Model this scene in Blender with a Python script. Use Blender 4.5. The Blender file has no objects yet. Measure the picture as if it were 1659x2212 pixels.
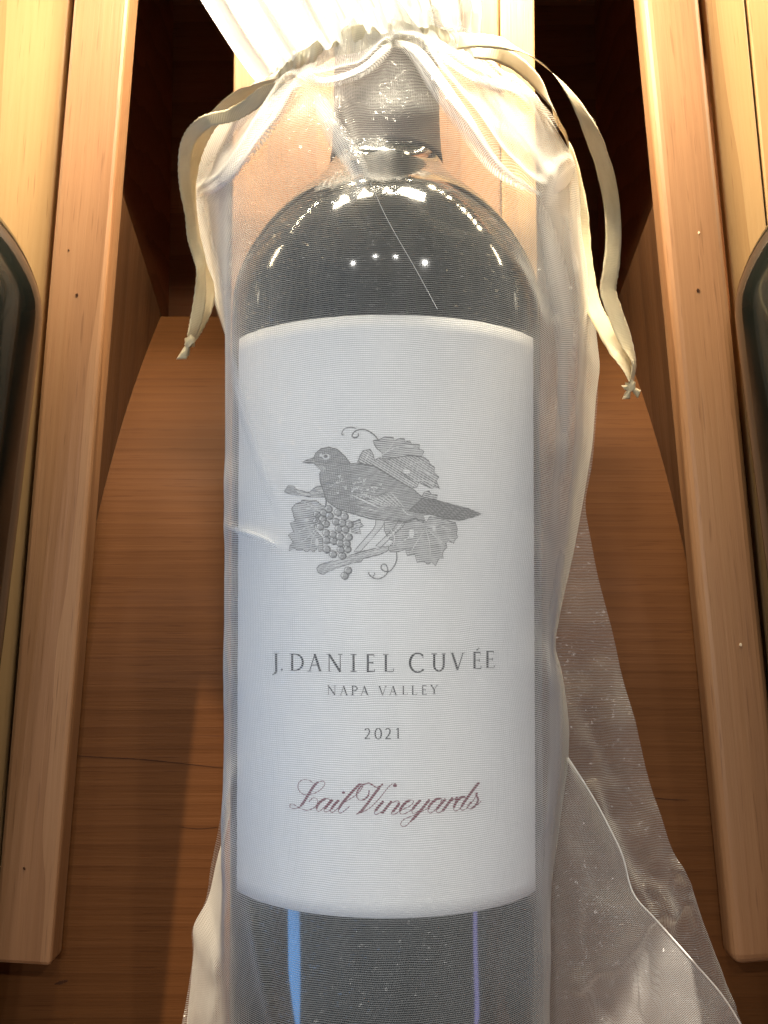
import bpy, bmesh, math, random
import numpy as np
from mathutils import Matrix, Vector

random.seed(7)
rng = np.random.default_rng(7)
scene = bpy.context.scene

# ------------------------------------------------------------------ frame
# "rack frame": camera stands at its origin, x right, y up along the rack, depth D = -z.
# The rack leans 60 degrees from the horizontal, RACK turns the rack frame into the world.
LEAN = math.radians(60)
RACK = Matrix(((1, 0, 0, 0),
               (0, math.cos(LEAN), -math.sin(LEAN), -0.32),
               (0, math.sin(LEAN), math.cos(LEAN), 1.25),
               (0, 0, 0, 1)))
TILT = math.radians(4.4)          # the lens looks a few degrees up the bottle's axis
D0 = 0.048                        # the lens stands this far in front of the frame's origin
FQ, CX, CY = 2303.0, 829.5, 1106.0   # focal length / centre in 1659 x 2212 photo units

# ------------------------------------------------------------------ camera
cam_d = bpy.data.cameras.new('camera')
cam = bpy.data.objects.new('camera', cam_d)
scene.collection.objects.link(cam)
cam_d.sensor_fit = 'HORIZONTAL'
cam_d.sensor_width = 36.0
cam_d.lens = 36.0 * FQ / 1659.0
cam_d.clip_start = 0.01
cam_d.clip_end = 50
cam.matrix_world = RACK @ Matrix.Translation((0, 0, -D0)) @ Matrix.Rotation(TILT, 4, 'X')
scene.camera = cam

# ------------------------------------------------------------------ world
world = bpy.data.worlds.new('World')
scene.world = world
world.use_nodes = True
bg = world.node_tree.nodes['Background']
bg.inputs[0].default_value = (0.86, 0.94, 1.0, 1)
bg.inputs[1].default_value = 0.19

# ------------------------------------------------------------------ lamps
def aim(pos, target):
    """lamp at pos looking at target (x, y, depth), its long axis kept along the rack"""
    p = Vector((pos[0], pos[1], -pos[2])); t = Vector((target[0], target[1], -target[2]))
    z = (p - t).normalized()
    up = Vector((0, 1, 0)) if abs(z.y) < 0.9 else Vector((0, 0, 1))
    x = up.cross(z).normalized(); y = z.cross(x)
    return RACK @ Matrix(((x.x, y.x, z.x, p.x), (x.y, y.y, z.y, p.y), (x.z, y.z, z.z, p.z), (0, 0, 0, 1)))

def area(name, pos, target, sx, sy, power, col):
    l = bpy.data.lights.new(name, 'AREA')
    l.shape = 'RECTANGLE'; l.size = sx; l.size_y = sy
    l.energy = power; l.color = col
    o = bpy.data.objects.new(name, l); scene.collection.objects.link(o)
    o.matrix_world = aim(pos, target)
    return o

def spot(name, pos, target, power, col, ang, blend, rad):
    l = bpy.data.lights.new(name, 'SPOT')
    l.energy = power; l.color = col; l.spot_size = math.radians(ang); l.spot_blend = blend
    l.shadow_soft_size = rad
    o = bpy.data.objects.new(name, l); scene.collection.objects.link(o)
    o.matrix_world = aim(pos, target)
    return o

# warm strip along the top of the rack, warm ceiling spot, cool window light from both sides
for k in range(51):      # strip of separate diodes along the top
    area('led_diode', (-0.425 + 0.017 * k, 0.285, 0.350), (-0.425 + 0.017 * k, 0.02, 0.353), 0.0075, 0.0075, 0.098, (1.0, 0.80, 0.50))
area('ruffle_fill', (-0.01, 0.228, 0.298), (0, 0.12, 0.298), 0.12, 0.02, 2.0, (1.0, 0.88, 0.66))  # added fill that whitens the ruffle and shoulder folds
for k, (x, y, d, e) in enumerate([(-0.42, 0.50, -0.60, 4.4), (-0.15, 0.62, -0.72, 3.6), (0.13, 0.60, -0.70, 3.6), (0.46, 0.52, -0.62, 6.0), (-0.20, 0.15, -1.0, 5.2), (-0.10, 0.12, -1.0, 5.2)]):
    spot('ceiling_downlight', (x, y, d), (0.0, -0.035, 0.30), e * 1.5, (1.0, 0.965, 0.90), 17, 1.0, 0.012)
low = spot('patch_spot', (-0.30, 0.45, 0.02), (-0.058, -0.185, 0.378), 22.0, (1.0, 0.80, 0.54), 9.0, 0.08, 0.004)  # added beam, its cone edge draws the lit patch on the lower panel
low.scale.y = 1.8
spot('patch_spot', (0.34, 0.42, 0.02), (0.095, -0.185, 0.372), 60.0, (1.0, 0.88, 0.72), 9.5, 0.15, 0.004)  # added beam to brighten the loose cloth at the foot
area('cool_window_left', (-0.62, -0.36, 0.05), (0, -0.12, 0.33), 0.13, 0.20, 1.3, (0.14, 0.44, 1.0))
area('cool_window_right', (0.66, -0.36, 0.00), (0, -0.12, 0.33), 0.05, 0.16, 0.22, (0.45, 0.42, 1.0))

# ------------------------------------------------------------------ exposure
scene.view_settings.view_transform = 'Standard'
scene.view_settings.look = 'None'
scene.view_settings.gamma = 1
scene.view_settings.exposure = 0.0
scene.cycles.max_bounces = 6
scene.cycles.diffuse_bounces = 3
scene.cycles.glossy_bounces = 3
scene.cycles.transparent_max_bounces = 24
scene.cycles.sample_clamp_indirect = 6
scene.cycles.caustics_reflective = False
scene.cycles.caustics_refractive = False

# ================================================================== helpers
RT = np.array(Matrix.Rotation(TILT, 3, 'X'))

def P(qx, qy, D):
    """photo point (1659-wide units) at rack depth D -> rack-frame point"""
    d = RT @ np.array([(qx - CX) / FQ, (CY - qy) / FQ, -1.0])
    return d * ((D - D0) / -d[2]) + np.array([0, 0, -D0])

def Q(p):
    """rack-frame points (n,3) -> photo points (n,2)"""
    c = (np.asarray(p) + np.array([0, 0, D0])) @ RT
    return np.stack([CX + FQ * c[:, 0] / -c[:, 2], CY - FQ * c[:, 1] / -c[:, 2]], 1)

def catmull(pts, n=8):
    pts = np.asarray(pts, float)
    if len(pts) < 3: 
        t = np.linspace(0, 1, n + 1)[:, None]
        return pts[0] * (1 - t) + pts[-1] * t
    pp = np.vstack([2 * pts[0] - pts[1], pts, 2 * pts[-1] - pts[-2]])
    out = []
    for i in range(1, len(pp) - 2):
        p0, p1, p2, p3 = pp[i - 1:i + 3]
        for t in np.linspace(0, 1, n, endpoint=False):
            out.append(0.5 * ((2 * p1) + (-p0 + p2) * t + (2 * p0 - 5 * p1 + 4 * p2 - p3) * t * t
                              + (-p0 + 3 * p1 - 3 * p2 + p3) * t ** 3))
    out.append(pts[-1])
    return np.array(out)

def empty(name, loc, label, cat, group=None):
    o = bpy.data.objects.new(name, None)
    scene.collection.objects.link(o)
    o.empty_display_size = 0.02
    o.matrix_world = RACK @ Matrix.Translation(Vector((loc[0], loc[1], -loc[2])))
    o['label'] = label; o['category'] = cat
    if group: o['group'] = group
    return o

def link(name, me, mat, parent, mtx=None, smooth=True):
    o = bpy.data.objects.new(name, me)
    scene.collection.objects.link(o)
    if mat is not None:
        me.materials.append(mat)
    if smooth:
        for p in me.polygons: p.use_smooth = True
    w = RACK @ (mtx if mtx is not None else Matrix.Identity(4))
    if parent is not None:
        o.parent = parent
        if parent.parent is None:
            pw = parent.matrix_world
        else:
            pw = parent.parent.matrix_world @ parent.matrix_parent_inverse @ parent.matrix_basis
        o.matrix_parent_inverse = Matrix.Identity(4)
        o.matrix_basis = WORLD[parent.name].inverted() @ w if parent.name in WORLD else parent.matrix_world.inverted() @ w
    else:
        o.matrix_world = w
    WORLD[o.name] = w
    return o

WORLD = {}

def mesh(verts, faces, uvs=None):
    me = bpy.data.meshes.new('m')
    me.from_pydata([tuple(v) for v in verts], [], [tuple(f) for f in faces])
    if uvs is not None:
        uv = me.uv_layers.new(name='UVMap')
        li = np.empty(len(me.loops), dtype=np.int32)
        me.loops.foreach_get('vertex_index', li)
        uv.data.foreach_set('uv', np.asarray(uvs, dtype=np.float32)[li].ravel())
    me.update()
    return me

def layers(o, val):
    me = o.data
    a = me.attributes.new('layers', 'FLOAT', 'POINT')
    v = np.broadcast_to(np.asarray(val, dtype=np.float32), (len(me.vertices),)) if np.ndim(val) == 0 else np.asarray(val, dtype=np.float32).ravel()
    a.data.foreach_set('value', np.ascontiguousarray(v))
    return o

def grid_mesh(P3, UV=None, close_u=False):
    nv, nu = P3.shape[:2]
    idx = np.arange(nv * nu).reshape(nv, nu)
    faces = []
    for j in range(nv - 1):
        for i in range(nu - 1 + (1 if close_u else 0)):
            k = (i + 1) % nu
            faces.append((idx[j, i], idx[j + 1, i], idx[j + 1, k], idx[j, k]))
    return mesh(P3.reshape(-1, 3), faces, None if UV is None else UV.reshape(-1, 2))

def box_mesh(sx, sy, sz, bevel=0.001, seg=2, tess=0):
    bm = bmesh.new()
    bmesh.ops.create_cube(bm, size=1.0)
    for v in bm.verts:
        v.co = Vector((v.co.x * sx, v.co.y * sy, v.co.z * sz))
    if bevel:
        bmesh.ops.bevel(bm, geom=bm.edges[:], offset=bevel, segments=seg, profile=0.5, affect='EDGES')
    me = bpy.data.meshes.new('b'); bm.to_mesh(me); bm.free()
    return me

def prism(poly3a, poly3b):
    n = len(poly3a)
    v = list(poly3a) + list(poly3b)
    f = [tuple(range(n))[::-1], tuple(range(n, 2 * n))]
    for i in range(n):
        k = (i + 1) % n
        f.append((i, k, n + k, n + i))
    me = mesh(v, f)
    bm = bmesh.new(); bm.from_mesh(me)
    bmesh.ops.recalc_face_normals(bm, faces=bm.faces[:])
    bm.to_mesh(me); bm.free()
    return me

# ================================================================== materials
def new_mat(name):
    m = bpy.data.materials.new(name); m.use_nodes = True
    nt = m.node_tree
    for n in list(nt.nodes): nt.nodes.remove(n)
    out = nt.nodes.new('ShaderNodeOutputMaterial')
    return m, nt, out

class NT:
    def __init__(s, nt): s.nt = nt
    def n(s, t, **kw):
        x = s.nt.nodes.new(t)
        for k, v in kw.items(): setattr(x, k, v)
        return x
    def l(s, a, b): s.nt.links.new(a, b)
    def math(s, op, a, b=None, c=None, clamp=False):
        x = s.n('ShaderNodeMath', operation=op); x.use_clamp = clamp
        for i, v in enumerate((a, b, c)):
            if v is None: continue
            if isinstance(v, (int, float)): x.inputs[i].default_value = v
            else: s.l(v, x.inputs[i])
        return x.outputs[0]
    def ramp(s, fac, stops):
        r = s.n('ShaderNodeValToRGB')
        el = r.color_ramp.elements
        while len(el) < len(stops): el.new(0.5)
        for e, (p, c) in zip(el, stops):
            e.position = p; e.color = (*c, 1)
        s.l(fac, r.inputs[0])
        return r.outputs[0]
    def noise(s, vec, scale, detail=3, rough=0.55, dist=0.0):
        x = s.n('ShaderNodeTexNoise')
        x.inputs['Scale'].default_value = scale; x.inputs['Detail'].default_value = detail
        x.inputs['Roughness'].default_value = rough; x.inputs['Distortion'].default_value = dist
        s.l(vec, x.inputs['Vector'])
        return x.outputs['Fac']
    def mapping(s, vec, scale=(1, 1, 1), loc=(0, 0, 0)):
        x = s.n('ShaderNodeMapping')
        x.inputs['Scale'].default_value = scale; x.inputs['Location'].default_value = loc
        s.l(vec, x.inputs['Vector'])
        return x.outputs[0]

def wood(name, light, mid, dark, axis='Y', ring=520.0, rough=0.45, coat=0.0, seed=0.0, pith=(0.05, 0.09), late_amt=0.30, spec=0.35):
    m, nt, out = new_mat(name); g = NT(nt)
    tc = g.n('ShaderNodeTexCoord')
    sep = g.n('ShaderNodeSeparateXYZ'); g.l(tc.outputs['Object'], sep.inputs[0])
    X, Y, Z = sep.outputs
    if axis == 'X': X, Y = Y, X
    co = g.n('ShaderNodeCombineXYZ'); g.l(X, co.inputs[0]); g.l(Y, co.inputs[1]); g.l(Z, co.inputs[2])
    info = g.n('ShaderNodeObjectInfo')
    off = g.n('ShaderNodeVectorMath', operation='ADD'); g.l(co.outputs[0], off.inputs[0])
    rnd = g.math('MULTIPLY', info.outputs['Random'], 3.0)
    cr = g.n('ShaderNodeCombineXYZ'); g.l(rnd, cr.inputs[0]); g.l(rnd, cr.inputs[1]); cr.inputs[2].default_value = seed
    g.l(cr.outputs[0], off.inputs[1])
    vec = off.outputs[0]
    # growth rings: distance from a wandering pith
    wob = g.noise(g.mapping(vec, (14, 3.0, 14)), 1.0, 3)
    wob2 = g.noise(g.mapping(vec, (60, 7, 60)), 1.0, 2)
    dx = g.math('ADD', X, pith[0]); dz = g.math('ADD', Z, pith[1])
    r = g.math('SQRT', g.math('ADD', g.math('MULTIPLY', dx, dx), g.math('MULTIPLY', dz, dz)))
    ph = g.math('ADD', g.math('MULTIPLY', r, ring), g.math('ADD', g.math('MULTIPLY', wob, 9.0), g.math('MULTIPLY', wob2, 3.0)))
    sn = g.math('FRACT', g.math('MULTIPLY', ph, 0.16))
    late = g.math('POWER', sn, 2.2)
    fib = g.noise(g.mapping(vec, (900, 22, 900)), 1.0, 3, 0.6)
    fib2 = g.noise(g.mapping(vec, (260, 9, 260)), 1.0, 2, 0.6)
    blot = g.noise(g.mapping(vec, (22, 8, 22)), 1.0, 3, 0.5)
    fac = g.math('ADD', g.math('MULTIPLY', late, late_amt),
                 g.math('ADD', g.math('MULTIPLY', fib, 0.30), g.math('ADD', g.math('MULTIPLY', fib2, 0.25), g.math('MULTIPLY', blot, 0.38))))
    col = g.ramp(fac, [(0.30, light), (0.58, mid), (0.98, dark)])
    # fine dark pores
    por = g.noise(g.mapping(vec, (1500, 60, 1500), (3, 5, 1)), 1.0, 1, 0.5)
    pm = g.ramp(por, [(0.66, (1, 1, 1)), (0.74, (0.62, 0.55, 0.5))])
    mx = g.n('ShaderNodeMix', data_type='RGBA', blend_type='MULTIPLY'); mx.inputs[0].default_value = 0.6
    g.l(col, mx.inputs[6]); g.l(pm, mx.inputs[7])
    b = g.n('ShaderNodeBsdfPrincipled')
    g.l(mx.outputs[2], b.inputs['Base Color'])
    rr = g.math('ADD', g.math('MULTIPLY', fib2, 0.25), rough - 0.12)
    g.l(rr, b.inputs['Roughness'])
    b.inputs['Specular IOR Level'].default_value = spec
    b.inputs['Coat Weight'].default_value = coat; b.inputs['Coat Roughness'].default_value = 0.25
    bump = g.n('ShaderNodeBump'); bump.inputs['Strength'].default_value = 0.35; bump.inputs['Distance'].default_value = 0.0004
    g.l(g.math('ADD', fib, g.math('MULTIPLY', late, 0.5)), bump.inputs['Height'])
    g.l(bump.outputs[0], b.inputs['Normal'])
    g.l(b.outputs[0], out.inputs[0])
    return m

def simple(name, col, rough=0.5, spec=0.5, metal=0.0, coat=0.0, sheen=0.0):
    m, nt, out = new_mat(name); g = NT(nt)
    b = g.n('ShaderNodeBsdfPrincipled')
    tc = g.n('ShaderNodeTexCoord')
    nz = g.noise(g.mapping(tc.outputs['Object'], (300, 300, 300)), 1.0, 3)
    c = g.ramp(nz, [(0.3, tuple(x * 0.93 for x in col)), (0.7, tuple(min(1, x * 1.05) for x in col))])
    g.l(c, b.inputs['Base Color'])
    b.inputs['Roughness'].default_value = rough
    b.inputs['Specular IOR Level'].default_value = spec
    b.inputs['Metallic'].default_value = metal
    b.inputs['Coat Weight'].default_value = coat
    b.inputs['Sheen Weight'].default_value = sheen
    g.l(b.outputs[0], out.inputs[0])
    return m

WOOD = wood('pale_redwood', (0.335, 0.182, 0.092), (0.282, 0.141, 0.066), (0.19, 0.085, 0.036), 'Y', 560)
WOODP = wood('yellow_pine', (0.44, 0.275, 0.125), (0.38, 0.222, 0.093), (0.26, 0.135, 0.050), 'Y', 420, seed=2.0)
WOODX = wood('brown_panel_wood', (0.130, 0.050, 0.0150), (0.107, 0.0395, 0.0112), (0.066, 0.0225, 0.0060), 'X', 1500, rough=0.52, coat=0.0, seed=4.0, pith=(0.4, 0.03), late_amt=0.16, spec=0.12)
WOODD = wood('dark_cavity_wood', (0.46, 0.18, 0.07), (0.38, 0.14, 0.052), (0.26, 0.09, 0.032), 'X', 300, rough=0.6, seed=6.0)
WOODS = wood('brown_side_wood', (0.125, 0.055, 0.022), (0.098, 0.041, 0.015), (0.06, 0.024, 0.009), 'Y', 400, rough=0.5, seed=8.0)

def organza(name, col=(0.90, 0.90, 0.88), thread=0.31, hole=0.045, pitch=0.00046, gloss=0.03, seed=0.0):
    """sheer woven cloth: two sets of threads with open holes between them"""
    m, nt, out = new_mat(name); g = NT(nt)
    uv = g.n('ShaderNodeUVMap'); uv.uv_map = 'UVMap'
    wv = g.noise(g.mapping(uv.outputs[0], (60, 60, 60), (seed, seed, 0)), 1.0, 2)
    wo = g.math('MULTIPLY', g.math('SUBTRACT', wv, 0.5), 0.0016)
    sep = g.n('ShaderNodeSeparateXYZ'); g.l(uv.outputs[0], sep.inputs[0])
    U = g.math('ADD', sep.outputs[0], wo); V = g.math('ADD', sep.outputs[1], wo)
    def tri(c, p):
        f = g.math('FRACT', g.math('DIVIDE', c, p))
        return g.math('ABSOLUTE', g.math('SUBTRACT', g.math('MULTIPLY', f, 2.0), 1.0))   # 1 at thread centre
    def thr(t, w, soft=0.22):
        x = g.n('ShaderNodeMapRange'); x.interpolation_type = 'SMOOTHSTEP'
        x.inputs['From Min'].default_value = 1 - w - soft; x.inputs['From Max'].default_value = 1 - w + soft
        g.l(t, x.inputs[0]); return x.outputs[0]
    # slubs: thickness of the yarn varies along it
    slub = g.noise(g.mapping(uv.outputs[0], (700, 70, 1), (seed, 0, 0)), 1.0, 2)
    h = thr(tri(V, pitch), 0.34)
    v = g.math('MULTIPLY', thr(tri(U, pitch * 1.15), 0.22), g.math('ADD', g.math('MULTIPLY', slub, 0.8), 0.05))
    cov = g.math('MAXIMUM', h, v)
    alpha = g.math('ADD', g.math('MULTIPLY', cov, thread - hole), hole)
    # gathered or folded cloth lies in several layers
    att = g.n('ShaderNodeAttribute'); att.attribute_name = 'layers'
    # seen or lit at a slant the yarns close up: 1-(1-a)^(1/cos)
    geo = g.n('ShaderNodeNewGeometry')
    dot = g.n('ShaderNodeVectorMath', operation='DOT_PRODUCT')
    g.l(geo.outputs['Normal'], dot.inputs[0]); g.l(geo.outputs['Incoming'], dot.inputs[1])
    cs = g.math('MAXIMUM', g.math('ABSOLUTE', dot.outputs['Value']), 0.14)
    alpha = g.math('SUBTRACT', 1.0, g.math('POWER', g.math('SUBTRACT', 1.0, alpha), g.math('MULTIPLY', att.outputs['Fac'], g.math('POWER', g.math('DIVIDE', 1.0, cs), 1.35))), clamp=True)
    dif = g.n('ShaderNodeBsdfDiffuse'); dif.inputs[0].default_value = (*col, 1)
    trl = g.n('ShaderNodeBsdfTranslucent'); trl.inputs[0].default_value = (*col, 1)
    mx1 = g.n('ShaderNodeMixShader'); mx1.inputs[0].default_value = 0.38
    g.l(dif.outputs[0], mx1.inputs[1]); g.l(trl.outputs[0], mx1.inputs[2])
    gl = g.n('ShaderNodeBsdfGlossy'); gl.inputs[0].default_value = (1, 1, 1, 1); gl.inputs['Roughness'].default_value = 0.22
    # every crossing of the yarns faces its own way: the sparkle of organza
    cell = g.n('ShaderNodeTexVoronoi'); cell.inputs['Scale'].default_value = 1.0
    g.l(g.mapping(uv.outputs[0], (1500, 1900, 1)), cell.inputs['Vector'])
    nm = g.n('ShaderNodeVectorMath', operation='SUBTRACT'); g.l(cell.outputs['Color'], nm.inputs[0]); nm.inputs[1].default_value = (0.5, 0.5, 0.5)
    sc = g.n('ShaderNodeVectorMath', operation='SCALE'); g.l(nm.outputs[0], sc.inputs[0]); sc.inputs['Scale'].default_value = 0.8
    ad = g.n('ShaderNodeVectorMath', operation='ADD'); g.l(geo.outputs['Normal'], ad.inputs[0]); g.l(sc.outputs[0], ad.inputs[1])
    no = g.n('ShaderNodeVectorMath', operation='NORMALIZE'); g.l(ad.outputs[0], no.inputs[0])
    g.l(no.outputs[0], gl.inputs['Normal'])
    mx2 = g.n('ShaderNodeMixShader'); mx2.inputs[0].default_value = gloss
    g.l(mx1.outputs[0], mx2.inputs[1]); g.l(gl.outputs[0], mx2.inputs[2])
    tr = g.n('ShaderNodeBsdfTransparent')
    mx3 = g.n('ShaderNodeMixShader'); g.l(alpha, mx3.inputs[0])
    g.l(tr.outputs[0], mx3.inputs[1]); g.l(mx2.outputs[0], mx3.inputs[2])
    g.l(mx3.outputs[0], out.inputs[0])
    return m

ORG = organza('white_organza')
ORGB = organza('white_organza_back', thread=0.36, hole=0.06, gloss=0.05, seed=3.0)
ORGR = organza('white_organza_ruffle', thread=0.75, hole=0.35, seed=7.0)
ORGC = organza('shaded_cream_casing', (0.60, 0.57, 0.45), thread=0.96, hole=0.72, pitch=0.0007, seed=5.0)  # cream toned down, the casing's shade is put into its colour
ORGS = organza('white_seam', (0.93, 0.92, 0.9), thread=0.9, hole=0.6, seed=9.0)

def satin():
    m, nt, out = new_mat('cream_satin'); g = NT(nt)
    uv = g.n('ShaderNodeUVMap'); uv.uv_map = 'UVMap'
    sep = g.n('ShaderNodeSeparateXYZ'); g.l(uv.outputs[0], sep.inputs[0])
    rib = g.math('SINE', g.math('MULTIPLY', sep.outputs[1], 2 * math.pi / 0.00045))
    nz = g.noise(g.mapping(uv.outputs[0], (500, 120, 1)), 1.0, 3)
    col = g.ramp(nz, [(0.3, (0.70, 0.57, 0.34)), (0.7, (0.78, 0.66, 0.43))])
    b = g.n('ShaderNodeBsdfPrincipled'); g.l(col, b.inputs['Base Color'])
    b.inputs['Roughness'].default_value = 0.42; b.inputs['Sheen Weight'].default_value = 0.3
    b.inputs['Anisotropic'].default_value = 0.5
    bump = g.n('ShaderNodeBump'); bump.inputs['Strength'].default_value = 0.35; bump.inputs['Distance'].default_value = 0.0001
    g.l(rib, bump.inputs['Height']); g.l(bump.outputs[0], b.inputs['Normal'])
    t = g.n('ShaderNodeBsdfTranslucent'); g.l(col, t.inputs[0])
    mx = g.n('ShaderNodeMixShader'); mx.inputs[0].default_value = 0.2
    g.l(b.outputs[0], mx.inputs[1]); g.l(t.outputs[0], mx.inputs[2])
    g.l(mx.outputs[0], out.inputs[0])
    return m
SATIN = satin()

def glass_mat():
    m, nt, out = new_mat('black_wine_glass'); g = NT(nt)
    b = g.n('ShaderNodeBsdfPrincipled')
    tc = g.n('ShaderNodeTexCoord')
    nz = g.noise(g.mapping(tc.outputs['Object'], (40, 40, 40)), 1.0, 4)
    g.l(g.ramp(nz, [(0.3, (0.004, 0.005, 0.004)), (0.7, (0.010, 0.011, 0.009))]), b.inputs['Base Color'])
    b.inputs['Roughness'].default_value = 0.06
    b.inputs['IOR'].default_value = 1.47
    dust = g.noise(g.mapping(tc.outputs['Object'], (2500, 2500, 2500)), 1.0, 1)
    g.l(g.math('ADD', g.math('MULTIPLY', nz, 0.08), 0.045), b.inputs['Roughness'])
    bump = g.n('ShaderNodeBump'); bump.inputs['Strength'].default_value = 0.22; bump.inputs['Distance'].default_value = 0.003
    g.l(g.noise(g.mapping(tc.outputs['Object'], (30, 12, 30)), 1.0, 2), bump.inputs['Height'])
    g.l(bump.outputs[0], b.inputs['Normal'])
    g.l(b.outputs[0], out.inputs[0])
    return m
GLASS = glass_mat()

def paper():
    m, nt, out = new_mat('label_paper'); g = NT(nt)
    tc = g.n('ShaderNodeTexCoord')
    b = g.n('ShaderNodeBsdfPrincipled')
    n1 = g.noise(g.mapping(tc.outputs['Object'], (500, 1100, 500)), 1.0, 4, 0.6)
    n2 = g.noise(g.mapping(tc.outputs['Object'], (30, 30, 30)), 1.0, 3)
    f = g.math('ADD', g.math('MULTIPLY', n1, 0.6), g.math('MULTIPLY', n2, 0.4))
    g.l(g.ramp(f, [(0.3, (0.66, 0.66, 0.655)), (0.7, (0.74, 0.74, 0.73))]), b.inputs['Base Color'])
    b.inputs['Roughness'].default_value = 0.75; b.inputs['Specular IOR Level'].default_value = 0.25
    bump = g.n('ShaderNodeBump'); bump.inputs['Strength'].default_value = 0.4; bump.inputs['Distance'].default_value = 0.00015
    g.l(n1, bump.inputs['Height']); g.l(bump.outputs[0], b.inputs['Normal'])
    g.l(b.outputs[0], out.inputs[0])
    return m
PAPER = paper()
INK = simple('black_ink', (0.035, 0.035, 0.04), 0.7, 0.2)
INKG = simple('grey_engraving_tint', (0.50, 0.50, 0.495), 0.75, 0.2)
INKL = simple('pale_engraving_tint', (0.62, 0.62, 0.615), 0.75, 0.2)
INKD = simple('dark_engraving_line', (0.18, 0.18, 0.18), 0.75, 0.2)
INKR = simple('burgundy_ink', (0.16, 0.035, 0.055), 0.6, 0.3)
INKW = simple('bare_paper_mark', (0.68, 0.68, 0.67), 0.75, 0.2)
FOIL = simple('burgundy_foil', (0.045, 0.036, 0.036), 0.6, 0.3, 0.0)
HOLE = simple('dark_hole', (0.05, 0.02, 0.01), 0.9, 0.1)
CHIP = simple('pale_chip', (0.75, 0.6, 0.42), 0.8, 0.1)

# ================================================================== the rack
RB = 0.0398            # bottle radius
DA = 0.3247            # depth of its axis
ZS = 0.3660            # front of the slats
ZP = 0.3780            # front of the lower panel
rack = empty('wine_rack', (0, -0.14, ZP), 'slanted wooden wine rack with pale slats and a brown horizontal-grained panel', 'wine rack')

def edge_board(name, mat, top, bot, width, D, thick, side, bevel=0.001, seg=2, parent=rack):
    """board whose inner edge runs through two photo points at depth D; it extends to `side` (-1 left, +1 right)"""
    a = P(*top, D); b = P(*bot, D)
    ax = a - b; L = np.linalg.norm(ax); ax /= L
    xr = np.array([ax[1], -ax[0], 0.0])
    c = (a + b) / 2 + xr * side * width / 2 + np.array([0, 0, -thick / 2])
    m = Matrix(((xr[0], ax[0], 0, c[0]), (xr[1], ax[1], 0, c[1]), (0, 0, 1, c[2]), (0, 0, 0, 1)))
    return link(name, box_mesh(width, L, thick, bevel, seg), mat, parent, m, smooth=False)

def flat_board(name, mat, x0, x1, y0, y1, D0, D1, bevel=0.001):
    m = Matrix.Translation(Vector(((x0 + x1) / 2, (y0 + y1) / 2, -(D0 + D1) / 2)))
    return link(name, box_mesh(x1 - x0, y1 - y0, D1 - D0, bevel), mat, rack, m, smooth=False)

SW = 0.0172
# photo lines of the inner edges: left x = 278.5 - .0815 y, right x = 1386.6 + .0955 y
LX = lambda y: 278.5 - 0.0815 * y
RX = lambda y: 1386.6 + 0.0955 * y
YT, YB = -330, 2088
slat_l = edge_board('slat', WOOD, (LX(YT), YT), (LX(YB), YB), SW, ZS, ZP - ZS - 0.0004, -1, 0.0012)
slat_r = edge_board('slat', WOOD, (RX(YT), YT), (RX(YB), YB), SW * 1.06, ZS, ZP - ZS - 0.0004, 1, 0.0030, 4)
# boards beyond the slats that carry the neighbouring bottles
NBD = 0.3735
gapq = (SW + 0.0006) / (ZS - D0) * FQ
edge_board('back_board', WOODP, (LX(YT) - gapq, YT), (LX(YB) - gapq, YB), 0.030, NBD, 0.0041, -1, 0.0006)
edge_board('back_board', WOODP, (LX(YT) - gapq - 0.0305 / (NBD - D0) * FQ, YT), (LX(YB) - gapq - 0.0305 / (NBD - D0) * FQ, YB), 0.07, NBD, 0.0041, -1, 0.0006)
gapr = (SW * 1.06 + 0.0006) / (ZS - D0) * FQ
edge_board('back_board', WOODP, (RX(YT) + gapr, YT), (RX(YB) + gapr, YB), 0.0125, NBD, 0.0041, 1, 0.0006)
edge_board('back_board', WOODP, (RX(YT) + gapr + 0.0129 / (NBD - D0) * FQ, YT), (RX(YB) + gapr + 0.0129 / (NBD - D0) * FQ, YB), 0.09, NBD, 0.0041, 1, 0.0006)
# the board under the bottle
CB0, CB1 = DA + RB + 0.0042, ZP - 0.0006
xl = P(496, 900, CB0)[0]; xr_ = P(1164, 900, CB0)[0]
xm = xl + (xr_ - xl) * 0.885
flat_board('centre_board', WOOD, xl, xm - 0.0001, -0.21, 0.30, CB0, CB1, 0.0007)
flat_board('centre_board', WOODP, xm + 0.0001, xr_, -0.21, 0.30, CB0 - 0.0006, CB1, 0.0007)
# the trough: an inclined panel that dips behind, then the flat panel
pB = P(330, 684, 0.448); pC = P(180, 1189, ZP)
yB, y0 = pB[1], P(180, 1520, ZP)[1]
def trough(y): return ZP + 0.070 * np.clip((y - y0) / (yB - y0), 0, 1) ** 2
def curved_panel(name, ya, yb, x0, x1, th, mat):
    ys = np.linspace(ya, yb, 50); D = trough(ys)
    fr = [(x0, y, -d) for y, d in zip(ys, D)]; bk = [(x0, y, -d - th) for y, d in zip(ys, D)][::-1]
    ring = fr + bk
    return link(name, prism(ring, [(x1, p[1], p[2]) for p in ring]), mat, rack, smooth=False)
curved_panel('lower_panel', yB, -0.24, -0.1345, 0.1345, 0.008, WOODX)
# cheeks beside the trough, seen below the slats
def cheek(A, xb, side):
    a = P(*A, ZP)
    f = [a]
    for y in np.linspace(yB, y0, 14):
        D = trough(y) + 0.003
        t = (yB - y) / (yB - y0)
        f.append(np.array([a[0] + side * 0.012 * t, y, -D]))
    g_ = [p + np.array([side * 0.010, 0, 0]) for p in f]
    return link('cheek', prism(f, g_), WOODS, rack, smooth=False)
cheek((LX(377) + 4, 377), 330, -1)
cheek((RX(411) - 4, 411), 1347, 1)
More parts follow.
